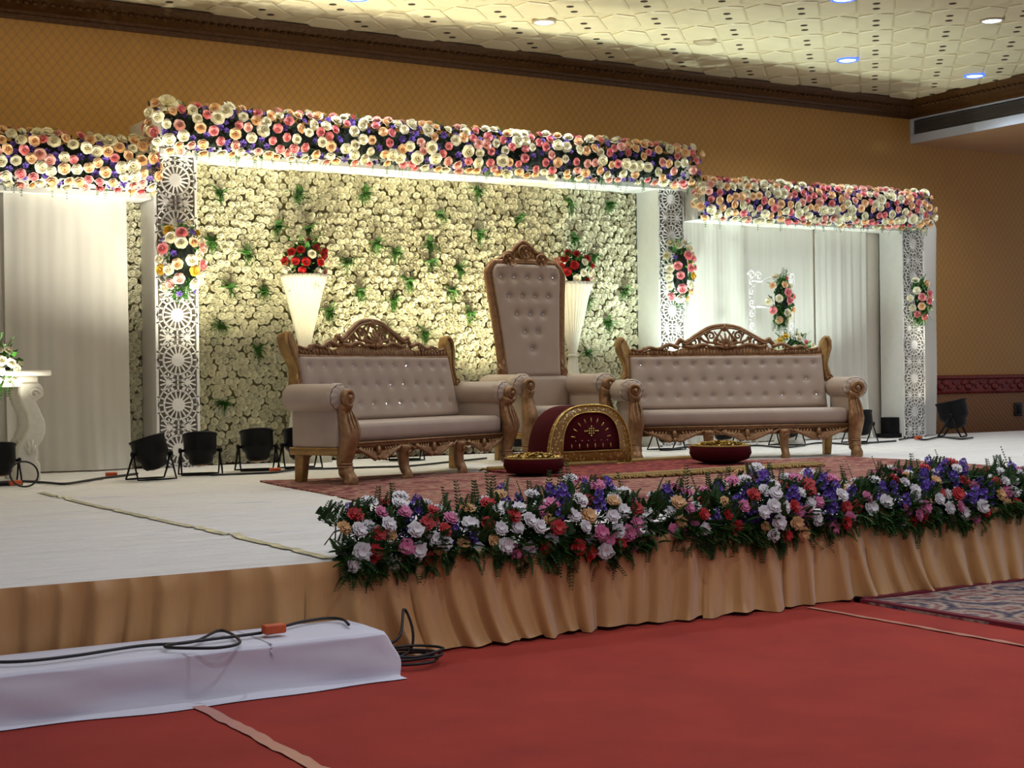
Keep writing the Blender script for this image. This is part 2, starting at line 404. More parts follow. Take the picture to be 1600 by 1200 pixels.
# draped step box
t = thing('step_bench', 'low step draped in white cloth in front of the stage', 'step', (0, 5.4, 0))
def step(u, v):
    x = -2.6 + 5.27*u; w = math.sin(x*2.2)*.5+math.sin(x*4.7+1)*.3
    pts = [(5.6,.02),(5.59,.172),(5.57,.181),(5.4,.183),(5.222,.180),(5.208,.168),(5.20,.12),(5.195,.06),(5.185,.014),(5.14,.004)]
    k = v*(len(pts)-1); i = min(int(k), len(pts)-2); f = k-i
    y = pts[i][0]*(1-f)+pts[i+1][0]*f; z = pts[i][1]*(1-f)+pts[i+1][1]*f
    if v > .55: y -= .030*(v-.55)*2*(w+math.sin(x*5+v*11)*.6+.4*math.sin(x*11-v*17)) ; z += .006*math.sin(x*9+v*5)*(z > .02)
    if v >= .98: y += .04*math.sin(x*1.7+1)
    if u > .988: e = (u-.988)/.012; z *= (1-.97*e**5); y += (5.4-y)*.04*e
    return (x+.02*math.sin(z*30)*(u > .9), y, max(z, .004))
mb = MB(); mb.grid(step, 420, 50); obj('drape_cloth', mb, 'step_cloth', t, world=True)
mb = MB(); mb.box(-2.6, 2.55, 5.28, 5.56, 0, .155); obj('step_body', mb, 'socket_dark', t, smooth=False, world=True)
# rugs
def rug(name, label, m, cx, cy, w, d, rz, z, border=None, fringe=None, bind=None):
    t = thing(name, label, 'rug', (cx, cy, z), rz)
    mb = MB(); mb.grid(lambda u, v: ((u-.5)*w+.01*math.sin(v*13), (v-.5)*d+.012*math.sin(u*17), .011+.004*math.sin(u*23+v*9)*math.sin(v*14)), 60, 40)
    mb.grid(lambda u, v: ((u-.5)*w, -d/2+.012*math.sin(u*17), .012*v), 60, 2); mb.grid(lambda u, v: (-w/2+.01*math.sin(v*13), (v-.5)*d, .012*u), 2, 40)
    obj('pile', mb, m, t)
    for (a, b, q) in ((w, d, border),):
        if q:
            k = MB(); e = .02; r = q[1]
            for (x0, x1, y0, y1) in ((-a/2+e, a/2-e, -b/2+e, -b/2+r), (-a/2+e, a/2-e, b/2-r, b/2-e), (-a/2+e, -a/2+r, -b/2+r, b/2-r), (a/2-r, a/2-e, -b/2+r, b/2-r)):
                k.box(x0, x1, y0, y1, .008, .0185)
            obj('border', k, q[0], t, smooth=False)
    return t
rug('carpet_rug', 'large faded red patterned rug under the throne and sofas', 'rug_main', 6.85, 8.63, 5.5, 3.45, -.10, S)
t = rug('runner_rug', 'small dark red rug with gold fringe before the throne', 'rug_runner', 7.32, 9.72, 2.3, 1.45, .09, S+.014)
for sy in (-1, 1):
    mb = MB(); r2 = random.Random(4)
    for i in range(150):
        x = -1.15+2.3*i/149; y0 = .72*sy
        mb.tube([(x, y0, .012), (x+r2.uniform(-.02,.02), y0+sy*.04, .02), (x+r2.uniform(-.03,.03), y0+sy*r2.uniform(.06,.09), .004)], [.007,.009,.005], 4)
    tag(obj('fringe', mb, 'gold_fringe', t), kind='stuff')
    mb = MB(); mb.tube([(-1.15+2.3*i/40, .71*sy+.006*math.sin(i*2.1), .018) for i in range(41)], .022, 6); obj('gold_braid', mb, 'gold_fringe', t)
t = rug('persian_rug', 'grey blue persian rug with maroon edge on red carpet', 'rug_persian', 7.45, 4.0, 4.0, 3.15, 0, 0)
mb = MB()
mb.box(-2.0, -1.955, -1.57, 1.57, .0, .02); mb.box(-2., 2., 1.53, 1.575, 0, .02); obj('binding', mb, 'rug_binding', t, smooth=False)
# carpet seam tapes
for nm, x, ya, yb, w, lab in (('carpet_tape', 1.83, 3.6, 5.17, .05, 'shiny seam tape on red carpet running from the white step'), ('carpet_tape', 5.13, 3.6, 5.55, .035, 'pale seam tape on red carpet beside the persian rug')):
    mb = MB(); r2 = random.Random(9)
    J = [r2.uniform(-.006,.006) for _ in range(31)]
    mb.grid(lambda u, v: (x-w/2+w*v+J[int(u*30)], ya+(yb-ya)*u, .005+.003*math.sin(u*60+v*3)*(1-u)), 31, 3); tag(obj(nm, mb, 'tape_clear'), lab, 'tape')
# ================================================================== FLOWERS
def petals(mb, n, ra, rb, za, zb, half, a0=0., cup=.12, nu=3, nv=3, M=None, curl=.0):
    for k in range(n):
        a = a0 + 2*PI*k/n
        def fn(u, v):
            s = 2*u-1; w = half*(.55+.6*v-.35*v*v); an = a + s*w
            r = ra+(rb-ra)*v*(1-.12*s*s); z = za+(zb-za)*v**.8 + cup*s*s*v*.5 - curl*v**3
            return (r*math.cos(an), r*math.sin(an), z)
        mb.grid(fn, nu, nv, M=M)
def rose_mb(seed=0, lite=False):
    r = random.Random(seed); mb = MB()
    petals(mb, 6, .15, 1.0, -.05, .50, .72, r.random()*6, .06, 4 if not lite else 3, 3, curl=.26)
    petals(mb, 5 if not lite else 4, .12, .80, .02, .74, .86 if not lite else .95, r.random()*6, .06, curl=.12)
    if not lite: petals(mb, 4, .08, .55, .15, .84, 1.0, r.random()*6, .05)
    mb.lathe([(.22,.2),(.34,.62),(.27,.80),(.16,.60),(.05,.45)], 7)
    return mb
ROSE = {c: [rose_mb(i).mesh('rose', 'rose_'+c) for i in range(2)] for c in ('cream','peach','pink','blush')}
ROSE['yellow'] = [rose_mb(3).mesh('rose', 'yellow_petal')]
ROSE['red'] = [rose_mb(4).mesh('rose', 'red_petal')]
def carn_mb(seed):
    r = random.Random(seed); mb = MB()
    for (ra, z0, z1, am) in ((1.0,.05,.32,.16), (.8,.2,.55,.16), (.52,.35,.72,.14)):
        ph = [r.uniform(-1,1) for _ in range(18)]
        def fn(u, v):
            k = int(round(u*18)) % 18; a = 2*PI*u
            rr = ra*v*(1+am*ph[k]*v); z = z0+(z1-z0)*v**1.5 + .13*(1 if k % 2 else -1)*v*v - .18*v**4
            return (rr*math.cos(a), rr*math.sin(a), z)
        mb.grid(fn, 18, 4, wu=True)
    return mb
CARN = {c: [carn_mb(i+7).mesh('carnation', c+'_petal') for i in range(2)] for c in ('whitec','red','pinkc','peachc')}
def purple_mb():
    mb = MB(); petals(mb, 5, .1, 1., .1, .4, .6, 0, .2); petals(mb, 4, .1, .6, .2, .7, .6, .5, .2); return mb
PURP = purple_mb().mesh('purple_flower', 'purple_petal')
def spike_mb(seed):
    r = random.Random(seed); mb = MB(); mb.tube([(0,0,-.02),(0,0,.17)], [.004,.002], 5)
    for i in range(17):
        z = i/16; a = i*2.4; rad = .030*(1.25-z); sz = .027*(1.2-.45*z)
        M = aim((rad*math.cos(a), rad*math.sin(a), .015+z*.14), (math.cos(a), math.sin(a), .6), r.random()*6, sz)
        petals(mb, 4, .1, 1., .0, .55, .85, r.random()*6, .1, 2, 3, M)
    return mb
SPIKE = [spike_mb(i).mesh('larkspur', 'purple_petal') for i in range(2)]
def frond(mb, M, L=.2, n=10, w=.03, droop=.4, r=rnd):
    for i in range(n):
        f = (i+.5)/n; y = L*f; z = -droop*L*f*f; l = w*(1-.75*f)+.006
        for sg in (-1, 1):
            mb.add([(0,y,z),(sg*l*.6,y+l*.25+.004,z+.004),(sg*l,y+l*.5,z-.004),(sg*l*.5,y+l*.1-.004,z)], [(0,1,2,3)], M)
    mb.add([(-.002,0,0),(.002,0,0),(.001,L,-droop*L),(-.001,L,-droop*L)], [(0,1,2,3)], M)
def leafy(mb, p, d, s, r=rnd):
    M = aim(p, d, r.random()*6, s); mb.add([(0,0,0),(.35,.12,.3),(.0,.1,1.),(-.35,.12,.3)], [(0,1,2,3)], M)
def poisson(n, mind, gen, dist, tries=30, seed=1, old=None):
    r = random.Random(seed); out = []; ref = list(old or [])
    fails = 0
    while len(out) < n and fails < 4000:
        q = gen(r)
        if all(dist(q, o) > mind for o in ref): out.append(q); ref.append(q); fails = 0
        else: fails += 1
    return out
def put_rose(parent, pos, d, col, s, r, name='rose', pm=None):
    ms = ROSE[col]; return link(name, ms[r.randrange(len(ms))], parent, (pm or parent.matrix_basis.inverted()) @ aim(pos, d, r.random()*6, s))
def garland(label, xa, xb, yf, zc, hh, dep, n, seed, ya=0., lift=0.):
    """dense band of roses on a header beam, from xa to xb; front at yf, centre height zc; ya = change of y and lift = of z along it"""
    t = thing('flower_garland', label, 'garland', ((xa+xb)/2, yf+dep, zc-hh)); pm = t.matrix_basis.inverted()
    r = random.Random(seed); L = xb-xa
    def pos(x, a, k=1.0):
        f = (x-xa)/L; e = 1.0
        return Vector((x, yf+dep+ya*f - dep*k*max(math.cos(a), 0)**.55, zc+lift*f + hh*k*math.copysign(abs(math.sin(a))**.8, a)))
    def nor(x, a):
        b = 0
        if x < xa+.06: b = -.8
        if x > xb-.06: b = .8
        return Vector((b, -math.cos(a), math.sin(a)*.8))
    dist = lambda p, q: (pos(*p)-pos(*q)).length
    P = poisson(n, .079, lambda g: (g.uniform(xa, xb), g.uniform(-1.35, 1.5)), dist, seed=seed)
    mb = MB(); mb.tube([pos(xa+.16+(L-.32)*i/20, 0, .0)+Vector((0,-dep*.15,0)) for i in range(21)], hh*.66, 10, flat=1.); obj('foam_core', mb, 'foam_dark', t, world=True)
    for p in P:
        u = r.random(); c = 'cream' if u < .36 else 'peach' if u < .62 else 'pink' if u < .86 else 'blush'
        s = r.uniform(.044,.058)*(1.22 if c == 'cream' and r.random() < .4 else 1)*(.9 if c == 'pink' else 1)
        d = nor(*p) + Vector((r.uniform(-.4,.4), 0, r.uniform(-.35,.25)))
        put_rose(t, pos(*p, 1.0), d, c, s, r, pm=pm)
    for e, sg in ((xa, -1), (xb, 1)):
        for k in range(11):
            a = r.uniform(-1.3, 1.3); q = r.uniform(.15, .85); put_rose(t, pos(e, a, q)+Vector((sg*.03*(1-q), 0, 0)), (sg, -.5, .1), r.choice(('cream','peach','pink')), r.uniform(.048,.06), r, pm=pm)
    Q = poisson(int(n*.42), .062, lambda g: (g.uniform(xa, xb), g.uniform(-1.2, 1.3)), dist, seed=seed+1, old=P)
    for p in Q: link('purple_flower', PURP, t, pm @ aim(pos(*p, .93), nor(*p)+Vector((r.uniform(-.5,.5),0,r.uniform(-.5,.5))), r.random()*6, r.uniform(.028,.038)))
    mb = MB()
    for i in range(int(L*420)):
        a = r.uniform(-1.5,1.5); x = r.uniform(xa,xb); leafy(mb, pos(x, a, r.uniform(.72,.95)), nor(x, a)+Vector((r.uniform(-1,1), 0, r.uniform(-1,1))), r.uniform(.03,.06), r)
    tag(obj('dark_leaves', mb, 'foliage_dark', t, world=True), kind='stuff')
    mb = MB()
    for i in range(int(L*16)):
        x = r.uniform(xa,xb); b = pos(x, -1.3, .95); ln = r.uniform(.05,.13)
        frond(mb, Matrix.Translation(b) @ RZ(r.uniform(0,6.28)) @ RX(-r.uniform(.7,1.4)), ln, 6, .022, .3)
    for i in range(int(L*14)):
        x = r.uniform(xa,xb); b = pos(x, 1.2, .9); frond(mb, Matrix.Translation(b) @ RZ(r.uniform(0,6.28)) @ RX(r.uniform(.5,1.3)), r.uniform(.05,.1), 6, .022, .2)
    tag(obj('trailing_sprigs', mb, 'fern', t, world=True), kind='stuff')
    return t
def bouquet(label, c, rx, ry, rz, n, pal, seed, cat='bouquet', fern_up=True, out=(0,-1,0), smin=.036, smax=.048, mind=.07, fern_d=1.0, lo=-1.1, hi=1.35, parent=None):
    """roses over the outer side of an ellipsoid centred at c and turned to 'out'"""
    t = parent or thing('bouquet', label, cat, (c[0], c[1], c[2]-rz)); pm = t.matrix_basis.inverted(); r = random.Random(seed)
    o = Vector(out).normalized(); az = math.atan2(o.y, o.x); C = Vector(c)
    def pos(q, k=1.):
        return C + Vector((math.cos(az+q[0])*math.cos(q[1])*rx*k, math.sin(az+q[0])*math.cos(q[1])*ry*k, math.sin(q[1])*rz*k))
    P = poisson(n, mind, lambda g: (g.uniform(-1.5,1.5), math.asin(g.uniform(math.sin(max(lo,-PI/2)), math.sin(min(hi,PI/2))))), lambda p, q: (pos(p)-pos(q)).length, seed=seed)
    cols, ws = zip(*pal)
    for q in P:
        p = pos(q); d = (p-C); d = Vector((d.x/rx/rx, d.y/ry/ry, d.z/rz/rz)).normalized()+Vector((0,-.35,.1))
        col = r.choices(cols, ws)[0]
        if col == 'purple': link('purple_flower', PURP, t, pm @ aim(p, d, r.random()*6, r.uniform(.026,.036)))
        else: put_rose(t, p, d, col, r.uniform(smin, smax), r, pm=pm)
    mb = MB(); mb.ball(tuple(C+o*ry*.3), 1., 12, 8, (rx*.62, ry*.32, rz*.75)); obj('foam_core', mb, 'foam_dark', t, world=True)
    mb = MB()
    for i in range(int(90*fern_d)):
        q = (r.uniform(-1.6,1.6), r.uniform(-1.45,1.2)); leafy(mb, pos(q, r.uniform(.7,.95)), pos(q)-C+Vector((r.uniform(-.1,.1),0,r.uniform(-.1,.1))), r.uniform(.04,.07), r)
    for i in range(int(34*fern_d)):
        up = r.random() < .3 and fern_up
        q = (r.uniform(-1.5,1.5), r.uniform(.7,1.4) if up else r.uniform(-1.5,-.5))
        b = pos(q, .75); a = r.uniform(0, 6.28)
        frond(mb, Matrix.Translation(b) @ RZ(a) @ RX((1 if up else -1)*r.uniform(.6,1.4)), r.uniform(.10,.19), 9, .03, .3)
    tag(obj('fern_leaves', mb, 'fern', t, world=True), kind='stuff')
    return t
# ================================================================== BACKDROP
def lattice_mb(w, h, per, off=0., th=.014):
    """cut-out screen in the x,z plane: big wheel rosettes with small stars between"""
    mb = MB(); e = w*.06; yb = th
    mb.box(-w/2, -w/2+e, 0, yb, 0, h); mb.box(w/2-e, w/2, 0, yb, 0, h); mb.box(-w/2, w/2, 0, yb, 0, e*.8); mb.box(-w/2, w/2, 0, yb, h-e*.8, h)
    def clipseg(a, b, wd):
        (x0, z0), (x1, z1) = a, b
        lim = w/2-e*.3
        def cl(p, q):
            (px, pz), (qx, qz) = p, q; t = 1.
            for (pc, qc, lo, hi) in ((px, qx, -lim, lim), (pz, qz, .004, h-.004)):
                if qc > hi and qc != pc: t = min(t, (hi-pc)/(qc-pc))
                if qc < lo and qc != pc: t = min(t, (lo-pc)/(qc-pc))
            return (px+(qx-px)*max(t, 0), pz+(qz-pz)*max(t, 0))
        if not (-lim <= x0 <= lim and .004 <= z0 <= h-.004):
            if not (-lim <= x1 <= lim and .004 <= z1 <= h-.004): return
            a, b = b, a
        b = cl(a, b); (x0, z0), (x1, z1) = a, b
        dx, dz = x1-x0, z1-z0; L = math.hypot(dx, dz)
        if L < 1e-3: return
        nx, nz = -dz/L*wd/2, dx/L*wd/2
        mb.prism([(x0-nx,z0-nz),(x1-nx,z1-nz),(x1+nx,z1+nz),(x0+nx,z0+nz)], 0, yb)
    def ring(cx, cz, r, wd, n=24):
        for k in range(n):
            a, b = 2*PI*k/n, 2*PI*(k+1)/n; clipseg((cx+r*math.cos(a), cz+r*math.sin(a)), (cx+r*math.cos(b), cz+r*math.sin(b)), wd)
    def disc(cx, cz, r, n=16):
        if r < cz < h-r: mb.prism([(cx+r*math.cos(2*PI*k/n), cz+r*math.sin(2*PI*k/n)) for k in range(n)], -.004, yb)
    k = w/.39; m = int(h/per)+2
    for i in range(-1, m):
        cz = off+i*per
        if -per*.5 < cz < h+per*.5:
            disc(0, cz, .058*k)
            for q in range(16):
                a = 2*PI*(q+.5)/16; ca, sa = math.cos(a), math.sin(a)
                clipseg((.05*k*ca, cz+.05*k*sa), (.122*k*ca, cz+.122*k*sa), .0125*k)
            ring(0, cz, .128*k, .014*k)
            for q in range(16):
                a = 2*PI*q/16; ca, sa = math.cos(a), math.sin(a)
                if abs(ca) > .2: clipseg((.128*k*ca, cz+.128*k*sa), (.215*k*ca, cz+.20*k*sa), .012*k)
            ring(0, cz, .178*k, .010*k, 16)
        cz += per/2
        if -.1 < cz < h+.1:
            for sx in (-1, 1):
                disc(sx*.085*k, cz, .026*k, 10)
                for q in range(10):
                    a = 2*PI*(q+.5)/10; ca, sa = math.cos(a), math.sin(a); clipseg((sx*.085*k, cz), (sx*.085*k+.078*k*ca, cz+.078*k*sa), .013*k)
            clipseg((0, cz-.08*k), (0, cz+.08*k), .012*k)
    return mb
def pillar(label, x0, x1, yf, yb, zt, off, rz=0.):
    w = x1-x0; t = thing('backdrop_pillar', label, 'pillar', ((x0+x1)/2, yf, S), rz)
    mb = MB(); h = zt-S
    mb.box(-w/2, -w/2+.012, .016, yb-yf, 0, h); mb.box(w/2-.012, w/2, .016, yb-yf, 0, h); mb.box(-w/2, w/2, yb-yf-.012, yb-yf, 0, h)
    obj('side_boards', mb, 'white_paint', t, smooth=False)
    mb = MB(); mb.box(-w/2+.013, w/2-.013, .10, .11, 0, h); obj('inner_board', mb, 'inner_grey', t, smooth=False)
    obj('lattice_panel', lattice_mb(w, h, .40, off), 'lattice_white', t, smooth=False)
    return t
pillar('white lattice pillar left of the flower wall', 4.25, 4.648, 12.9, 13.3, 3.24, .16)
pillar('white lattice pillar right of the flower wall', 9.81, 10.165, 12.9, 13.3, 3.24, .28)
RP = pillar('narrow white lattice pillar at the far right end of the backdrop', 13.19, 13.55, 12.62, 12.66+.34, 2.98, .30, 0)
def beam(label, xa, xb, yf, yb, z0, z1, rz=0):
    t = thing('header_beam', label, 'beam', ((xa+xb)/2, yf, z0)); mb = MB(); mb.box(xa, xb, yf, yb, z0, z1); obj('casing', mb, 'white_paint', t, smooth=False, world=True, bevel=.006)
    mb = MB(); mb.box(xa, xb, yf-.008, yf, z0, z0+.05); obj('lower_lip', mb, 'white_paint', t, smooth=False, world=True); return t
beam('white header beam over the flower wall', 4.22, 10.2, 12.85, 13.46, 3.175, 3.5)
beam('white header beam over the left curtains', -1.5, 4.235, 12.9, 13.25, 2.78, 3.15)
beam('white header beam over the right curtains', 10.18, 13.62, 12.68, 13.0, 2.845, 3.2)
# flower wall
fwl = thing('flower_wall', 'cream rose flower wall with green fern tufts', 'flower wall', (7.0, 13.38, S)); pm = fwl.matrix_basis.inverted()
def wy(x):
    ks = [(4.0,0),(5.62,.035),(5.7,-.01),(7.05,.03),(7.2,-.01),(8.75,.03),(8.85,-.01),(10.0,.02)]
    for (a, p), (b, q) in zip(ks, ks[1:]):
        if a <= x <= b: return 13.30+p+(q-p)*(x-a)/(b-a)
    return 13.3
mb = MB(); mb.grid(lambda u, v: (4.06+5.9*u, wy(4.06+5.9*u)+.05, S+.0+2.86*v), 60, 2); obj('backing_net', mb, 'rose_backing', fwl, world=True)
mb = MB(); mb.box(4.06, 9.96, 13.40, 13.44, S, S+2.86); obj('board', mb, 'ivory_panel', fwl, world=True, smooth=False)
spots = []; r = random.Random(21); sp = .0715; row = 0; z = S+.03
while z < S+2.86:
    x = 4.08 + (sp/2 if row % 2 else 0)
    while x < 9.93:
        spots.append((x+r.uniform(-.014,.014), z+r.uniform(-.014,.014))); x += sp
    z += sp*.86; row += 1
near = sorted([i for i, p in enumerate(spots) if 4.82 < p[0] < 9.7 and 1.0 < p[1] < 3.15], key=lambda i: spots[i][0])[:295]; near = set(near)
WR = [rose_mb(40+i, True).mesh('rose', 'wall_rose') for i in range(3)]
lite = [rose_mb(50+i, True) for i in range(3)]; LV = [(np.array(m.v), m.f) for m in lite]
VV = []; FF = []; nb = 0
for i, (x, z) in enumerate(spots):
    M = aim((x, wy(x)+r.uniform(-.01,.02), z), (r.uniform(-.45,.45), -1, r.uniform(-.45,.35)), r.random()*6, r.uniform(.038,.046))
    if i in near: link('rose', WR[i % 3], fwl, pm @ M); continue
    a, f = LV[i % 3]; A = np.array(M); VV.append(a @ A[:3,:3].T + A[:3,3]); FF.extend([tuple(nb+k for k in q) for q in f]); nb += len(a)
me = bpy.data.meshes.new('roses'); me.from_pydata(np.concatenate(VV).tolist(), [], FF); me.materials.append(MAT['wall_rose']); me.polygons.foreach_set('use_smooth', [True]*len(me.polygons))
tag(link('roses', me, fwl, pm), kind='stuff')
tufts = [(344,302),(332,378),(387,399),(359,450),(415,457),(347,512),(402,545),(350,628),(436,355),(468,302),(484,354),(570,303),(589,381),(563,456),(616,470),(516,488),(665,520),(672,380),(675,408),(640,440),(705,455),(719,420),(688,335),(746,300),(751,366),(813,341),(892,318),(953,318),(898,371),(930,400),(975,455),(917,470),(950,505),(920,552),(620,395),(545,410),(735,490),(700,560),(600,520),(960,600)]
def pix_y(px, py, Y):
    d = fw + cr*((px-800)/F_PX) + cu*((600-py)/F_PX); k = Y/d.y; return Vector((d.x*k, Y, CZ+d.z*k))
r = random.Random(5)
for (px, py) in tufts:
    p = pix_y(px, py, 13.26); b = MB()
    for i in range(17): frond(b, T(*p) @ RZ(r.uniform(0,6.28)) @ RX(r.uniform(-1.2,1.2)), r.uniform(.07,.14), 8, .032, .4)
    obj('fern_tuft', b, 'fern', fwl, world=True)
# garlands
garland('long garland of cream, peach and pink roses over the flower wall', 4.17, 10.09, 12.50, 3.385, .205, .30, 299, 11, lift=.02)
garland('rose garland on the left header beam, running out of frame', 2.2, 4.2, 12.62, 3.05, .215, .26, 130, 12)
garland('rose garland on the right header beam', 10.12, 13.52, 12.42, 3.06, .205, .24, 225, 13, lift=.03)
t = thing('fabric_flower', 'large white fabric flower at the upper left corner of the backdrop', 'flower', (4.27, 12.58, 3.52)); b = MB()
petals(b, 6, .1, 1., .0, .4, .6, 0, .15, curl=.2); petals(b, 5, .1, .7, .15, .6, .7, .4, .15); petals(b, 4, .05, .4, .3, .7, .8, .2, .1)
obj('petals', b, 'rose_cream', t, aim((0,0,.03), (-.2,-.8,.7), 0, .11))
# curtains
def curtain(label, xa, xb, y, z0, z1, amp, n, seed, flare=.0, m='sheer_white', lean=0., hem=True):
    t = thing('curtain', label, 'curtain', ((xa+xb)/2, y, z0)); r = random.Random(seed); L = xb-xa
    ph = [r.uniform(0, 6.28) for _ in range(5)]; fr = [n*r.uniform(.7,1.3) for _ in range(3)]
    def fn(u, v):
        x = xa+L*u
        a = math.sin(2*PI*fr[0]*u+ph[0]+.7*math.sin(2*PI*fr[1]*.4*u+ph[1]))+.5*math.sin(2*PI*fr[2]*2.1*u+ph[2])+.3*math.sin(2*PI*fr[1]*.5*u)
        k = .55+.45*(1-v); k *= 1+.8*math.exp(-v*14)
        dx = lean*(1-v)**2*math.sin(u*5+1)+.02*(1-v)*math.sin(fr[1]*u*3)
        return (x+dx, y+amp*a*k - flare*math.exp(-v*9)*(.6+.4*math.sin(u*9+ph[3])), z0+(z1-z0)*v)
    mb = MB(); mb.grid(fn, max(30, int(n*14)), 24); obj('cloth', mb, m, t, world=True); return t
curtain('wide sheer white curtain of the left wing, gathered at its foot', 2.98, 4.03, 12.99, S+.012, 2.84, .008, 4, 1, .10)
curtain('plain white curtain at the left frame edge behind the console', 1.2, 3.02, 13.04, S+.012, 2.84, .016, 6, 2, .05)
curtain('pale sheer curtain of the right wing beside the lattice pillar', 10.17, 11.05, 12.96, S+.012, 2.9, .010, 6, 3, .03)
curtain('white sheer curtain of the right wing behind the scroll panel', 11.0, 12.15, 12.99, S+.012, 2.9, .010, 6, 4, .03)
curtain('grey white curtain of the right wing next to the ivory board', 12.1, 12.93, 12.94, S+.012, 2.9, .014, 5, 5, .08)
t = thing('backdrop_board', 'ivory plain board between curtain and far right pillar', 'board', (13.2, 13.04, S)); mb = MB(); mb.box(12.7, 13.9, 13.06, 13.1, S, 2.9); obj('board', mb, 'ivory_panel', t, smooth=False, world=True)
t = thing('cloth_cover', 'grey white cloth stretched behind the far right pillar', 'cloth', (13.72, 12.9, S)); mb = MB()
mb.grid(lambda u, v: (13.56+.50*u+.01*math.sin(v*7)-.03*(1-v)*u, 12.74+.16*u+.012*math.sin(u*9+v*3), S+.01+(2.62-.10*max(0, u-.8)*5*(1 if v > .95 else 0))*v), 16, 24); obj('cloth', mb, 'sheer_white', t, world=True)
# bouquets on the pillars
PAL = [('cream',.28),('peach',.22),('pink',.26),('blush',.08),('yellow',.07),('purple',.14)]
bouquet('oval bouquet of mixed roses on the left lattice pillar', (4.44, 12.80, 2.24), .185, .24, .34, 34, PAL, 31, mind=.092, smin=.048, smax=.062)
bouquet('oval bouquet of mixed roses on the lattice pillar behind the right sofa', (9.97, 12.80, 2.29), .15, .22, .33, 32, PAL, 32, mind=.088, smin=.046, smax=.06)
bouquet('small bouquet with ferns on the far right pillar', (13.36, 12.55, 2.02), .13, .16, .24, 16, [('cream',.4),('pink',.3),('peach',.3)], 33, mind=.085, smin=.042, smax=.054, fern_d=1.3)
# ================================================================== FURNITURE
def spiral(cx, cz, r, turns=1.6, a0=0., sg=1, y=0., n=26, rmin=.15):
    return [(cx+r*(1-(1-rmin)*i/(n-1))*math.cos(a0+sg*2*PI*turns*i/(n-1)), y, cz+r*(1-(1-rmin)*i/(n-1))*math.sin(a0+sg*2*PI*turns*i/(n-1))) for i in range(n)]
def taper(a, b, n): return [a+(b-a)*i/(n-1) for i in range(n)]
def smooth(pts, n=24):
    """Catmull-Rom through control points"""
    P = [Vector(p) for p in pts]; P = [P[0]*2-P[1]] + P + [P[-1]*2-P[-2]]; out = []
    m = len(P)-3
    for i in range(n):
        f = i/(n-1)*m; k = min(int(f), m-1); t = f-k; a, b, c, d = P[k:k+4]
        out.append(.5*((2*b)+(c-a)*t+(2*a-5*b+4*c-d)*t*t+(3*b-a-3*c+d)*t**3))
    return out
def lerp_prof(prof, n):
    zs = [p[0] for p in prof]; return [float(np.interp(zs[0]+(zs[-1]-zs[0])*i/(n-1), zs, [p[1] for p in prof])) for i in range(n)]
def fan(mb, c, ang, n, L, spread, rad=.012, y=-.01, M=None):
    """carved shell: ribs fanning from c in x,z"""
    for i in range(n):
        f = i/(n-1)-.5; a = ang+f*spread; l = L*(1-.35*abs(f)*2)
        mb.tube([(c[0], y, c[1]), (c[0]+l*.55*math.cos(a), y-.018, c[1]+l*.55*math.sin(a)), (c[0]+l*math.cos(a+.15*f), y-.004, c[1]+l*math.sin(a+.15*f))], [rad*.6, rad*1.15, rad*.5], 6, M=M)
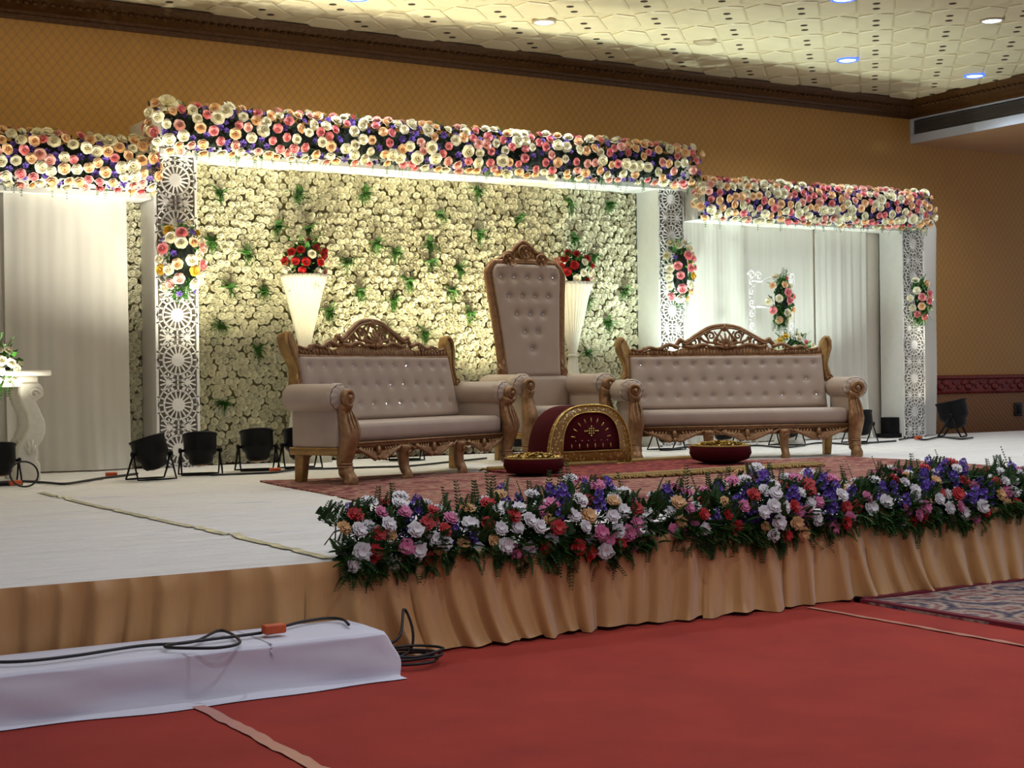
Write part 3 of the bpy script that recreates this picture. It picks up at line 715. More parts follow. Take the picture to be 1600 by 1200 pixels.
def arm_parts(t, xw, yb, dz=0.):
    """both arms: padded roll, side panel, carved front column with volute"""
    for sg in (-1, 1):
        X = sg*xw; yf = -.37
        mb = MB(); cx = X+sg*.025
        def roll(u, v):
            a = 2*PI*u; y = yf+.02+(yb-yf-.02)*v
            k = 1+(.06 if v < .12 else 0); g = 1-.10*(1 if v < .02 else 0)
            pl = 1+.035*math.sin(a*11)*math.exp(-v*22)
            return (cx+.118*k*g*pl*math.cos(a), y, .635+dz+.10*k*g*pl*math.sin(a))
        mb.grid(roll, 44, 22, wu=True)
        def cap(u, v):
            a = 2*PI*u; pl = 1+.06*math.sin(a*11)*v; k = v*.96
            return (cx+.112*k*pl*math.cos(a), yf+.018-.035*math.sqrt(max(0, 1-v*v)), .635+dz+.095*k*pl*math.sin(a))
        mb.grid(cap, 44, 6, wu=True)
        ar = obj('arm', mb, 'upholstery', t)
        mb = MB(); mb.box(X-.045, X+.045, yf+.03, yb, .27, .60+dz); obj('arm_panel', mb, 'upholstery', t, bevel=.02)
        mb = MB(); mb.box(X-.05, X+.05, yf+.03, yb+.02, .215, .27); mb.box(X-.056, X+.056, yf+.03, yb+.02, .255, .272); obj('side_rail', mb, 'bronze_gold', t, bevel=.008)
        # column
        mb = MB(); N = 30
        path = smooth([(X, yf-.015, 0), (X, yf-.055, .035), (X, yf-.01, .10), (X, yf+.01, .16), (X, yf-.025, .27), (X, yf-.045, .36), (X, yf-.015, .46), (X, yf+.005, .54), (X+sg*.01, yf-.02, .60)], N); path = [Vector((p.x, p.y, p.z*(1+dz/.6))) for p in path]
        rd = lerp_prof([(0,.040),(.05,.056),(.12,.058),(.2,.045),(.24,.06),(.27,.06),(.30,.048),(.42,.062),(.52,.068),(.62,.075),(.74,.06),(.85,.05),(.93,.06),(1,.06)], N)
        mb.tube(path, rd, 10, up=(1,0,0))
        for z, q in ((.135,.056),(.155,.052)): mb.tube([(X+q*math.cos(k*PI/6), yf+q*math.sin(k*PI/6)*.9, z) for k in range(12)], .010, 6, closed=True)
        for k in range(3):                                   # acanthus ridges
            f = (k-1)*.032; mb.tube(smooth([(X+f*.5, yf-.085, .30), (X+f, yf-.108, .38), (X+f*1.1, yf-.078, .47), (X+f*.6, yf-.05, .54)], 8), [.006,.015,.013,.012,.010,.010,.008,.005], 6)
        col = obj('arm_column', mb, 'bronze', t)
        mb = MB(); mb.tube(spiral(X+sg*.012, .635+dz, .062, 1.7, -PI/2, sg, yf-.055), taper(.021,.010,26), 8); mb.ball((X+sg*.012, yf-.06, .635+dz), .026, 10, 6); mb.ball((X+sg*.012, yf-.03, .635+dz), .062, 12, 6, (1,.5,1))
        obj('volute', mb, 'bronze', col)
def cabriole(X, yf, h=.27, w=.045):
    mb = MB(); N = 16
    mb.tube(smooth([(X, yf-.01, 0), (X, yf-.045, .03), (X, yf-.008, .10), (X, yf, .2), (X, yf-.02, h)], N), lerp_prof([(0,.032),(.12,.046),(.3,.036),(.6,.042),(.85,.055),(1,.05)], N), 8, up=(1,0,0))
    mb.tube(spiral(X, h-.07, .024, 1.3, 0, 1, yf-.065, 14), .007, 5)
    return mb
def backlegs(t, xw, yb):
    for sg in (-1, 1):
        mb = MB(); X = sg*(xw-.07)
        mb.add([(X-.032,yb-.04,0),(X+.032,yb-.04,0),(X+.032,yb+.03,0),(X-.032,yb+.03,0),(X-.04,yb-.07,.23),(X+.04,yb-.07,.23),(X+.04,yb+.02,.23),(X-.04,yb+.02,.23)], [(0,3,2,1),(4,5,6,7),(0,1,5,4),(1,2,6,5),(2,3,7,6),(3,0,4,7)])
        obj('leg', mb, 'bronze_gold', t, bevel=.006)
def apron(t, bays, yf):
    mb = MB(); xa, xb = bays[0][0], bays[-1][1]
    mb.box(xa, xb, yf-.012, yf+.03, .265, .302); mb.tube([(xa, yf-.016, .300), (xb, yf-.016, .300)], .009, 6)
    rail = obj('seat_rail', mb, 'bronze', t)
    for (a, b) in bays:
        c = (a+b)/2; h = (b-a)/2; mb = MB(); y = yf-.014
        for sg in (-1, 1):
            for k in range(6):                           # nested curling ribs of a shell
                mb.tube(smooth([(c+sg*.012, y-.004, .198+.005*k), (c+sg*(.05+.022*k), y-.018, .176+.011*k), (c+sg*(.095+.028*k), y-.020, .205+.009*k), (c+sg*(.075+.030*k), y-.010, .262)], 10), [.008,.012,.014,.015,.015,.014,.013,.011,.009,.006], 6)
            mb.tube(smooth([(c+sg*.20, y, .262), (c+sg*(.5*h+.08), y-.010, .236), (c+sg*(h-.06), y-.008, .246), (c+sg*(h-.01), y, .270)], 14), taper(.016,.010,14), 6)
        mb.ball((c, y-.016, .185), .022, 8, 6); mb.ball((c, y-.012, .235), .03, 8, 6, (.8,.6,1.3))
        obj('carved_shell', mb, 'bronze', rail)
def tuft_panel(outline_w, H, btn, thick=.07, nx=110, nz=48, dim=.018, rad=.016, bot=0.):
    """padded panel in x,h with dimples at the buttons; outline_w(h) = half width"""
    B = np.array(btn); mb = MB()
    def fn(u, v):
        h = bot+(H-bot)*v; w = outline_w(h); x = (2*u-1)*w
        e = min(1., (1-abs(2*u-1))*w/.05, (h-bot)/.04+.0, (H-h)/.05); e = max(e, 0.)
        y = -thick*math.sqrt(max(0., 1-(1-e)**2))
        d2 = ((B[:,0]-x)**2+(B[:,1]-h)**2); y += dim*float(np.exp(-d2/(2*rad*rad)).sum()) + .007*float(np.exp(-d2/(2*(.045)**2)).sum())
        return (x, min(y, 0), h)
    mb.grid(fn, nx, nz); return mb
def gem(s=.0135):
    b = MB(); b.lathe([(.3*s,-.5*s),(s,0),(.62*s,.45*s),(.3*s,.55*s)], 8); return b.mesh('button', 'crystal', False)
GEM = gem()
def sofa(label, loc, rz):
    t = thing('sofa', label, 'sofa', loc, rz); xw = 1.045; yf = -.37; yb = .10
    arm_parts(t, xw, yb); backlegs(t, xw, yb+.02)
    for X in (-.36, .36): obj('leg', cabriole(X, yf), 'bronze', t)
    mb = MB(); mb.box(-xw+.04, xw-.04, yf+.0, .12, .304, .452); obj('seat', mb, 'upholstery', t, bevel=.045)
    mb = MB(); mb.box(-xw+.06, xw-.06, yf+.03, .14, .22, .303); obj('seat_frame', mb, 'bronze', t)
    apron(t, [(-xw+.06, -.39), (-.33, .33), (.39, xw-.06)], yf)
    MBk = T(0, .085, .435) @ RX(-.22)
    HB = .53; btn = []
    for row, (h, n, o) in enumerate(((.43, 11, 0), (.275, 10, 0), (.125, 11, 0))):
        for k in range(n): btn.append(((k-(n-1)/2)*.17, h))
    top = lambda h: .965
    bk = obj('backrest', tuft_panel(top, HB, btn), 'upholstery', t, MBk)
    mb = MB(); mb.box(-.98, .98, .0, .05, -.05, .56); obj('back_board', mb, 'upholstery', t, MBk, bevel=.01)
    for (x, h) in btn: link('button', GEM, bk, T(x, -.048, h) @ RX(PI/2))
    # crest rail
    mb = MB(); n = 61; up = []; lo = []
    for i in range(n):
        x = -.98+1.96*i/(n-1); a = abs(x)
        h = .585+.02*math.sin(a*21) - .02*(a-.45) if a > .42 else .60
        up.append((x, h)); lo.append((x, .515-.012*math.cos(x*1.6)))
    for i in range(n-1): mb.prism([lo[i], lo[i+1], up[i+1], up[i]], -.045, .03)
    mb.tube([(x, -.05, h) for x, h in lo], .011, 6)
    cr_ = obj('crest_rail', mb, 'bronze', t, MBk)
    mb = MB()
    arch = smooth([(-.50,-.02,.60),(-.44,-.03,.665),(-.38,-.03,.655),(-.27,-.03,.72),(-.14,-.03,.79),(0,-.035,.81),(.14,-.03,.79),(.27,-.03,.72),(.38,-.03,.66),(.44,-.03,.665),(.50,-.02,.60)], 50)
    mb.tube(arch, .021, 8); mb.tube([p+Vector((0,-.018,-.024)) for p in arch[6:-6]], .010, 6)
    obj('crest_arch', mb, 'bronze', cr_)
    mb = MB()
    for sg in (-1, 1):
        mb.tube(spiral(sg*.30, .645, .062, 1.4, PI/2, sg, -.03), taper(.016,.008,26), 6)
        mb.tube(smooth([(sg*.42,-.02,.60),(sg*.37,-.03,.64),(sg*.24,-.03,.60),(sg*.16,-.03,.66),(sg*.20,-.03,.74)], 20), taper(.017,.009,20), 6)
        mb.tube(spiral(sg*.135, .71, .042, 1.3, 0 if sg > 0 else PI, sg, -.035), taper(.014,.007,26), 6)
        mb.tube(smooth([(sg*.05,-.03,.60),(sg*.11,-.04,.65),(sg*.06,-.04,.72),(sg*.02,-.04,.775)], 16), taper(.018,.009,16), 6)
        mb.ball((sg*.44,-.035,.668), .027, 8, 6)
        mb.tube(smooth([(sg*.40,-.035,.615),(sg*.33,-.045,.60),(sg*.22,-.045,.625),(sg*.12,-.045,.60),(sg*.05,-.045,.63)], 20), taper(.020,.012,20), 6)
        mb.tube(smooth([(sg*.24,-.03,.70),(sg*.20,-.035,.66),(sg*.10,-.035,.645),(sg*.07,-.035,.70),(sg*.10,-.035,.755)], 18), taper(.015,.008,18), 6)
        mb.tube(spiral(sg*.075, .66, .034, 1.2, PI/2, -sg, -.04, 16), taper(.012,.007,16), 6)
    obj('crest_scrolls', mb, 'bronze', cr_)
    mb = MB(); fan(mb, (0,.585), PI/2, 9, .15, 2.6, .014, -.045); mb.ball((0,-.06,.60), .025, 8, 6); fan(mb, (0,.75), PI/2, 5, .07, 1.8, .011, -.045)
    obj('crest_shell', mb, 'bronze', cr_)
    mb = MB()
    for sg in (-1, 1):
        mb.tube(smooth([(sg*.46,-.04,.60),(sg*.56,-.045,.625),(sg*.66,-.045,.585),(sg*.75,-.045,.60),(sg*.84,-.045,.57),(sg*.92,-.045,.585)], 28), taper(.020,.012,28), 6)
        mb.tube(spiral(sg*.60, .585, .034, 1.2, 0 if sg < 0 else PI, -sg, -.05, 16), .010, 6); mb.tube(spiral(sg*.80, .572, .028, 1.2, 0 if sg < 0 else PI, -sg, -.05, 16), .009, 6)
        for k in range(10): mb.tube([(sg*(.50+.045*k), -.047, .525), (sg*(.51+.045*k), -.05, .56)], .006, 5)
    obj('crest_leaves', mb, 'bronze', cr_)
    for sg in (-1, 1):                                   # side ears
        mb = MB()
        o = [(.955,.50),(.945,.60),(.965,.66),(1.0,.705),(1.045,.70),(1.065,.65),(1.06,.58),(1.035,.52),(1.01,.47),(1.0,.42),(1.015,.36),(1.03,.31),(1.01,.265),(.985,.26),(.965,.30),(.955,.4)]
        mb.prism([(sg*x, h) for x, h in (o if sg > 0 else o)], -.06, .035); me = mb.mesh('side_ear', 'bronze_gold'); bev(me, .012)
        e = link('side_ear', me, t, MBk)
        mb = MB(); mb.tube(spiral(sg*1.0, .285, .034, 1.4, PI/2, -sg, -.066, 18), .009, 6)
        mb.tube(smooth([(sg*.99,-.064,.31),(sg*.985,-.066,.42),(sg*1.02,-.068,.54),(sg*1.03,-.068,.64),(sg*1.0,-.066,.68)], 18), taper(.009,.016,18), 6); obj('ear_scroll', mb, 'bronze', e)
    return t
sofa('tufted mauve sofa with carved bronze frame left of the throne', (5.414, 10.60, S), math.radians(25.0))
sofa('tufted mauve sofa with carved bronze frame right of the throne', (9.07, 10.82, S), math.radians(-20.8))
def throne(loc):
    t = thing('throne_chair', 'tall high-backed tufted throne chair with carved crest', 'chair', loc, 0); xw = .42; yf = -.37; yb = .26
    arm_parts(t, xw, yb, .06); backlegs(t, xw, yb)
    mb = MB(); mb.box(-xw+.04, xw-.04, yf, .22, .304, .50); obj('seat', mb, 'upholstery', t, bevel=.045)
    mb = MB(); mb.box(-xw+.05, xw-.05, yf+.03, .24, .22, .303); obj('seat_frame', mb, 'bronze', t)
    apron(t, [(-xw+.06, xw-.06)], yf)
    mb = MB(); mb.box(-xw+.03, xw-.03, .15, .27, .40, .79); obj('lower_back', mb, 'upholstery', t, bevel=.05)
    M = T(0, .225, .76) @ RX(-.12); H = 1.09
    def w(h):
        q = max(0., min(1., h/H)); b = .31+.10*q**1.5
        return b*(1-.22*max(0., (q-.87)/.13)**2.2)
    btn = []
    for h, n in ((.95,5),(.77,4),(.60,3),(.43,2),(.27,1)):
        for k in range(n): btn.append(((k-(n-1)/2)*.145, h))
    bk = obj('backrest', tuft_panel(w, H, btn, .07, 70, 80, .026, .020), 'upholstery', t, M)
    for (x, h) in btn: link('button', GEM, bk, T(x, -.048, h) @ RX(PI/2))
    hs = [H*i/26 for i in range(27)]
    side = [(w(h)+.022, h) for h in hs]
    poly = [(-x, h) for x, h in side] + [(x, h) for x, h in reversed(side)]
    mb = MB(); mb.prism(poly, .0, .05); obj('back_board', mb, 'bronze', t, M)
    mb = MB(); mb.tube([(-x, -.02, h) for x, h in side] + [(0, -.02, H+.02)] + [(x, -.02, h) for x, h in reversed(side)], .036, 8); fr = obj('back_frame', mb, 'bronze', t, M)
    mb = MB(); mb.tube([(-x+.03, -.045, h) for x, h in side] + [(x-.03, -.045, h) for x, h in reversed(side)], .010, 6); obj('inner_moulding', mb, 'bronze', fr)
    for sg in (-1, 1):
        mb = MB(); mb.tube(spiral(sg*.345, .06, .055, 1.5, PI/2, sg, -.03), taper(.024,.012,26), 6); fan(mb, (sg*.34,.0), PI/2+sg*.1, 3, .2, .4, .02, -.03); obj('frame_scroll', mb, 'bronze', fr)
    mb = MB(); prof = [(-.36,.985),(-.31,1.045),(-.24,1.08),(-.19,1.125),(-.13,1.135),(-.09,1.18),(-.04,1.215),(0,1.235),(.04,1.215),(.09,1.18),(.13,1.135),(.19,1.125),(.24,1.08),(.31,1.045),(.36,.985)]
    for a, b in zip(prof, prof[1:]): mb.prism([(a[0], .96+.03*math.cos(a[0]*4)), (b[0], .96+.03*math.cos(b[0]*4)), b, a], -.03, .045)
    mb.tube(smooth([(x, -.025, z) for x, z in prof], 44), .022, 8); cr_ = obj('crest', mb, 'bronze', t, M @ T(0,0,.06))
    for (x, z, s) in ((0,1.13,.062),(-.185,1.055,.056),(.185,1.055,.056)):
        mb = MB(); petals(mb, 6, .2, 1., .1, .5, .5, 0, .2, M=T(x,-.045,z) @ RX(PI/2) @ Matrix.Scale(s, 4)); mb.tube([(x+s*math.cos(k*PI/8), -.045, z+s*math.sin(k*PI/8)) for k in range(16)], .014, 6, closed=True); mb.ball((x,-.07,z), s*.3, 8, 6); obj('rosette', mb, 'bronze', cr_)
    for sg in (-1, 1):
        mb = MB()
        for k in range(4): mb.tube(smooth([(sg*(.10+.055*k), -.04, 1.03-.012*k), (sg*(.16+.055*k), -.06, .985-.006*k), (sg*(.22+.05*k), -.04, 1.02-.02*k)], 10), taper(.014,.008,10), 6)
        obj('crest_leaf', mb, 'bronze', cr_)
throne((7.53, 11.66, S))
# ottoman
t = thing('ottoman', 'half-round maroon velvet pouffe with gold sequin border before the throne', 'pouffe', (7.19, 10.45, S+.02))
def arch(k=1., n=40, w=.42, h=.505, z0=0.):
    p = []
    for i in range(n+1):
        a = PI*i/n; c, s_ = math.cos(a), math.sin(a)
        p.append((w*k*math.copysign(abs(c)**.72, c), z0+(h-z0)*abs(s_)**.80*(1. if z0 == 0 else 1)))
    return p
out = arch(); inn = [(x*.70, .115+max(0, z-.0)*.655) for x, z in out]
mb = MB(); mb.prism([(x*.99, z*.99) for x, z in out], .012, .34); me = mb.mesh('body', 'maroon_velvet'); bev(me, .02); link('body', me, t)
mb = MB(); n = len(out)
vs = [(x, -.012-.012, z) for x, z in out] + [(x, -.03, z) for x, z in inn] + [(x, .02, z) for x, z in out]
mb.add(vs, [(i, (i+1) % n, n+(i+1) % n, n+i) for i in range(n)] + [(i, 2*n+i, 2*n+(i+1) % n, (i+1) % n) for i in range(n)]); obj('sequin_border', mb, 'sequins', t)
mb = MB(); mb.prism(inn, -.026, 0); fp = obj('front_panel', mb, 'maroon_velvet', t)
mb = MB(); mb.tube([(x, -.034, z) for x, z in inn], .007, 6, closed=True); mb.tube([(x, -.024, z) for x, z in out], .009, 6, closed=True); obj('gold_piping', mb, 'gold_bead', t)
mb = MB()
for i in range(7):
    for j in range(5):
        x = (i-3)*.022; z = .285+(j-2)*.019
        if abs(i-3)/3.4+abs(j-2)/2.4 <= 1: mb.ball((x, -.032, z), .010, 6, 4)
obj('beaded_diamond', mb, 'gold_bead', fp)
for i in range(9):
    a = PI*(i+.5)/9; mb = MB(); cx, cz = .185*math.cos(a), .21+.17*math.sin(a)
    mb.ball((0,0,0), 1., 6, 5, (.008,.005,.024), M=T(cx, -.03, cz) @ RY(PI/2-a)); obj('beaded_petal', mb, 'gold_bead', fp)
for i in range(6):
    mb = MB(); mb.ball((0,0,0), 1., 6, 5, (.007,.005,.022), M=T(-.20+.08*i, -.03, .16)); obj('beaded_petal', mb, 'gold_bead', fp)
    mb = MB(); mb.ball((-.16+.065*i, -.03, .205), .006, 6, 4); obj('bead', mb, 'crystal', fp)
# bowls
def bowl(label, x, y, z, R, seed, h):
    t = thing('petal_bowl', label, 'bowl', (x, y, z)); r = random.Random(seed)
    mb = MB(); mb.lathe([(R*.55,0),(R*.9,h*.2),(R,h*.55),(R*.97,h*.9),(R*.93,h),(R*.88,h*.93),(R*.86,h*.7)], 36); obj('vessel', mb, 'maroon_velvet', t)
    mb = MB(); mb.tube([(R*.93*math.cos(k*PI/18), R*.93*math.sin(k*PI/18), h) for k in range(36)], .008, 6, closed=True); obj('rim', mb, 'gold_fringe', t)
    mb = MB()
    for i in range(420):
        a = r.uniform(0, 6.28); q = R*.86*math.sqrt(r.random()); zz = h*.86+.045*(1-(q/R)**2)+r.uniform(0,.012)
        mb.add([(-1,0,0),(-.5,.8,.3),(.5,.8,.1),(1,0,.3),(.4,-.8,0),(-.5,-.7,.2)], [(0,1,2,3,4,5)], aim((q*math.cos(a), q*math.sin(a), zz), (r.uniform(-.6,.6), r.uniform(-.6,.6), 1), r.random()*6, r.uniform(.012,.022)))
    mb.lathe([(R*.85,h*.8),(R*.6,h*.86),(R*.3,h*.9)], 20)
    tag(obj('gold_petals', mb, 'gold_petal', t), kind='stuff')
bowl('maroon bowl of gold petals left of the pouffe', 6.18, 9.74, S+.018, .235, 1, .125)
bowl('maroon bowl of gold petals in front of the right sofa', 8.06, 9.78, S+.034, .26, 2, .14)
# vases
def vase(label, x, y, blabel, seed, zt=2.15):
    t = thing('draped_vase', label, 'vase', (x, y, S)); H = zt-S
    prof = [(.235,0),(.20,.10),(.13,.45),(.075,.75),(.042,.97),(.042,1.01),(.075,1.18),(.125,1.40),(.17,1.60),(.205,H-.04),(.215,H)]
    mb = MB(); mb.lathe(prof, 120, mod=lambda w, f: 1+.045*math.cos(30*w)); obj('pleated_cloth', mb, 'vase_cloth', t)
    mb = MB(); mb.tube([(.045*math.cos(k*PI/8), .045*math.sin(k*PI/8), .99) for k in range(16)], .012, 6, closed=True); obj('tie_band', mb, 'vase_cloth', t)
    bouquet(blabel, (x, y, zt+.12), .21, .20, .19, 26, [('red',.45),('cream',.4),('blush',.15)], seed, mind=.085, smin=.04, smax=.052, fern_d=1.7, lo=-.6)
vase('white pleated vase stand behind the left sofa', 5.685, 12.93, 'red and cream bouquet on the vase stand behind the left sofa', 61)
vase('white pleated vase stand behind the throne', 8.70, 12.93, 'red and cream bouquet on the vase stand half hidden by the throne', 62)
# white carved console at the left frame edge, pedestal behind right sofa
def console(label, x, y, w, h):
    t = thing('console_table', label, 'table', (x, y, S)); 
    mb = MB(); mb.box(-w/2, w/2, -.24, .24, h-.045, h); me = mb.mesh('table_top', 'plaster_white'); bev(me, .015); link('table_top', me, t)
    mb = MB(); mb.box(-w/2+.09, w/2-.09, -.19, .19, h-.13, h-.045); obj('apron', mb, 'plaster_white', t, bevel=.02)
    o = [(.06,.74),(.09,.70),(.095,.64),(.03,.60),(.06,.54),(.10,.45),(.105,.37),(.08,.30),(.04,.26),(.045,.20),(.03,.15),(.06,.13),(.06,.0),(-.13,.0),(-.13,.06),(-.115,.20),(-.10,.27),(-.06,.32),(-.025,.40),(-.03,.50),(-.07,.58),(-.09,.66),(-.08,.74)]
    for sx in (-1, 1):
        for sy in (-1, 1):
            mb = MB(); pl = [(sx*(w/2-.15+a), b*(h-.1)/.74) for a, b in o]
            mb.prism(pl, sy*.15-.055, sy*.15+.055); me = mb.mesh('leg', 'plaster_white'); bev(me, .014); lg = link('leg', me, t)
            b = MB(); b.tube(spiral(sx*(w/2-.13), .60*(h-.1)/.74+.06, .045, 1.3, 0, 1, sy*.15-.06, 18), .012, 6); obj('leg_scroll', b, 'plaster_white', lg); b = MB(); fan(b, (sx*(w/2-.17), .2*(h-.1)/.74), PI/2, 4, .13, .9, .013, sy*.15-.055); obj('leg_carving', b, 'plaster_white', lg)
    return t
console('white carved console table at the left frame edge', 2.55, 12.2, 1.1, .87)
bouquet('cream flowers with light green leaves on the console at left edge', (2.70, 12.1, 1.31), .17, .2, .15, 16, [('cream',1)], 71, fern_d=1.2, lo=-.9)
t = thing('flower_pedestal', 'white pedestal hidden behind the right sofa', 'pedestal', (11.1, 12.3, S)); mb = MB(); mb.lathe([(.16,0),(.16,.05),(.07,.09),(.06,.6),(.15,.72),(.17,.75)], 24); obj('column', mb, 'plaster_white', t)
bouquet('cream and pink flowers rising behind the right end of the right sofa', (11.13, 12.3, 1.36), .30, .22, .24, 24, [('cream',.7),('pink',.15),('yellow',.15)], 72, fern_d=1.4, lo=-.8)
# scroll panel in the right wing
t = thing('scroll_panel', 'white openwork scroll stand in front of right curtains', 'screen', (11.1, 12.55, S)); pmi = t.matrix_basis.inverted()
for X in (-.285, .285):
    mb = MB(); mb.box(X-.05, X-.04, 0, .012, 0, 1.86); mb.box(X+.04, X+.05, 0, .012, 0, 1.86)
    for i in range(15): mb.tube(spiral(X, .09+i*.122, .042, 1.1, PI/2*(1 if i % 2 else -1), 1 if i % 2 else -1, .006, 14), .008, 5); mb.ball((X+.025*(1 if i % 2 else -1), .006, .15+i*.122), .010, 6, 4)
    obj('side_strip', mb, 'lattice_white', t)
mb = MB()
for X, sg in ((-.285,1),(.285,-1)):
    mb.tube(spiral(X, 1.86, .055, 1.3, PI, -sg, .006, 18), .012, 6); mb.tube(spiral(X+sg*.1, 1.85, .055, 1.3, PI, -sg, .006, 18), .012, 6)
mb.tube(smooth([(-.285,.006,1.80),(-.15,.006,1.79),(0,.006,1.83),(.15,.006,1.79),(.285,.006,1.80)], 24), .012, 6); mb.box(-.285, .285, .0, .012, 1.50, 1.53)
obj('top_scrolls', mb, 'lattice_white', t)
bouquet('hanging bouquet with dark leaves on the white scroll stand', (11.13, 12.47, 1.98), .15, .13, .27, 16, [('cream',.5),('pink',.25),('peach',.25)], 73, fern_d=1.6, mind=.085, smin=.042, smax=.055)
# ================================================================== STAGE LIGHTS
def par(label, x, y, target, power, color, turn=0., s=1., cone=1.85, on=True, lean=0.):
    """floor par can: the barrel points at target; two-legged yoke on the deck"""
    d = Vector(target)-Vector((x, y, S+.2)); az = math.atan2(d.y, d.x)-PI/2+turn; el = math.atan2(d.z, math.hypot(d.x, d.y))
    el = 1.36
    t = thing('stage_light', label, 'stage light', (x, y, S+.006), az, 'stage lights'); del t['group']
    P = T(0, 0, .20*s) @ RY(lean) @ RX(-(PI/2-el)) @ Matrix.Diagonal((s, s, s*.76, 1))
    mb = MB(); mb.lathe([(.03,-.155),(.075,-.15),(.098,-.12),(.105,-.06),(.128,-.03),(.135,.0),(.138,.16),(.145,.165),(.145,.185),(.128,.185),(.122,.15)], 20); obj('barrel', mb, 'black_metal', t, P)
    mb = MB(); mb.lathe([(.12,.150),(.12,.152),(.06,.158)], 20); obj('lens', mb, 'par_lens' if on else 'black_metal', t, P)
    mb = MB(); mb.lathe([(.055,-.1585),(.03,-.163)], 12); obj('tail_plate', mb, 'lens_amber', t, P)
    for sy in (-.09, .12):
        mb = MB(); mb.tube([(-.158,0,.215), (-.165, sy*.6, .08), (-.165, sy, .008), (-.10, sy*1.05, .008), (.10, sy*1.05, .008), (.165, sy, .008), (.165, sy*.6, .08), (.158,0,.215)], .008, 6, M=Matrix.Scale(s, 4)); obj('yoke', mb, 'black_metal', t)
    for sx in (-1, 1):
        mb = MB(); mb.lathe([(.012,-.03),(.012,.0),(.022,.002),(.022,.02),(.014,.024)], 10, M=Matrix.Scale(s, 4) @ T(sx*.155,0,.205) @ RY(sx*PI/2)); obj('knob', mb, 'black_metal', t)
    if on:
        D = Vector((0, math.cos(el), math.sin(el))); D.rotate(Matrix.Rotation(az, 3, 'Z'))
        light('par_lamp', 'SPOT', Vector((x, y, S+.21*s))+D*.20*s, power, color, D, .045, cone, 1.0)
WARM = (1., .93, .66); NEU = (1., .97, .84); COOL = (.84, 1., .93)
par('black stage light cut by the left frame edge beside the console', 2.58, 11.5, (2.6, 12.95, 3.0), PAR_W*.85, NEU, s=.9)
par('black stage light tilted to the left, showing its amber tail plate', 3.70, 11.36, (3.45, 12.95, 3.0), PAR_W*.85, NEU, s=.98, lean=-.22)
par('upright black stage light directly below the left lattice pillar', 4.20, 11.66, (4.45, 12.9, 3.1), PAR_W*.75, NEU, s=.98)
par('black stage light left of the left sofa, before the flower wall', 4.78, 11.88, (4.95, 13.25, 3.0), PAR_W*.85, WARM, s=1.0)
par('black stage light seen under the left arm of the left sofa', 5.18, 11.9, (5.3, 13.25, 3.0), PAR_W*.8, WARM)
par('black stage light seen between the legs of the left sofa', 6.45, 12.4, (6.7, 13.25, 3.0), PAR_W, WARM)
par('black stage light hidden behind the throne', 7.75, 12.45, (7.7, 13.25, 3.0), PAR_W*.95, WARM)
par('black stage light under the left end of the right sofa', 9.36, 12.2, (9.35, 13.25, 3.0), PAR_W*.9, COOL)
par('black stage light under the middle of the right sofa', 10.10, 12.2, (10.2, 12.95, 2.9), PAR_W*.42, COOL)
par('black stage light under the right end of the right sofa', 10.90, 12.1, (11.0, 13.0, 2.8), PAR_W*.5, COOL)
par('black stage light standing right of the right sofa', 11.82, 11.95, (12.0, 13.0, 2.7), PAR_W*.65, COOL)
par('large black stage light at the right end by the wainscot', 13.62, 12.25, (13.36, 12.66, 2.4), PAR_W*.3, NEU, s=1.25, cone=.9)
t = thing('power_box', 'small black power box below the far right pillar', 'box', (13.1, 12.76, S+.004)); mb = MB(); mb.box(-.08,.08,-.08,.08,.03,.24); obj('housing', mb, 'black_metal', t, bevel=.012); mb = MB(); mb.box(-.14,.14,-.1,.1,0,.05); obj('base', mb, 'black_metal', t, bevel=.008)
# ================================================================== CABLES
def pix_z(px, py, z):
    d = fw + cr*((px-800)/F_PX) + cu*((600-py)/F_PX); k = (z-CZ)/d.z; return Vector((d.x*k, d.y*k, z))
def cable(label, pts, rad=.008, plugs=(), n=80):
    t = thing('cable', label, 'cable', tuple(pts[len(pts)//2]))
    mb = MB(); mb.tube(smooth(pts, n), rad, 6); obj('cord', mb, 'cable_black', t, world=True)
    for p in plugs:
        mb = MB(); mb.box(p.x-.045, p.x+.045, p.y-.022, p.y+.022, p.z-.004, p.z+.032); obj('orange_plug', mb, 'plug_orange', t, world=True, bevel=.008)
zc = S+.016
cable('black cable with orange plugs along the foot of the left curtains', [pix_z(x, y, zc) for x, y in ((-10,754),(30,752),(70,754),(100,756),(130,752),(160,747),(185,744),(215,740))], .010, [pix_z(24,757,zc), pix_z(174,744,zc)])
c = pix_z(38, 760, zc); cable('small loop of black cable beside the left edge light', [c+Vector((.10*math.cos(a*.35), .03*math.sin(a*.35), .09+.09*math.sin(a*.35))) for a in range(0, 20)], .007)
cable('black cable with orange plug behind the legs of the left sofa', [pix_z(x, y, zc) for x, y in ((330,742),(390,740),(430,738),(470,733),(520,732),(580,730),(640,728),(700,722),(760,716))], .009, [pix_z(430,737,zc)])
cable('black cable running on the deck behind the right sofa', [pix_z(x, y, zc) for x, y in ((1040,703),(1080,698),(1130,700),(1180,696),(1230,699),(1280,692),(1330,694),(1370,691),(1400,689))], .010, [pix_z(1083,701,zc)])
cable('black cable with orange plug at the foot of the far right pillar', [pix_z(x, y, zc) for x, y in ((1405,687),(1425,684),(1445,687),(1470,683),(1500,686),(1520,684))], .010, [pix_z(1435,686,zc)])
zs = .199
cable('long black cable lying on the white step', [pix_z(x, y, zs) for x, y in ((-20,1035),(40,1033),(120,1024),(220,1009),(300,1003),(345,985),(375,1003),(340,1012),(270,1012),(262,1008),(320,1000),(400,990),(425,984),(470,972),(510,966),(535,968),(545,976)
        )], .006, [pix_z(428,988,zs)], 140)
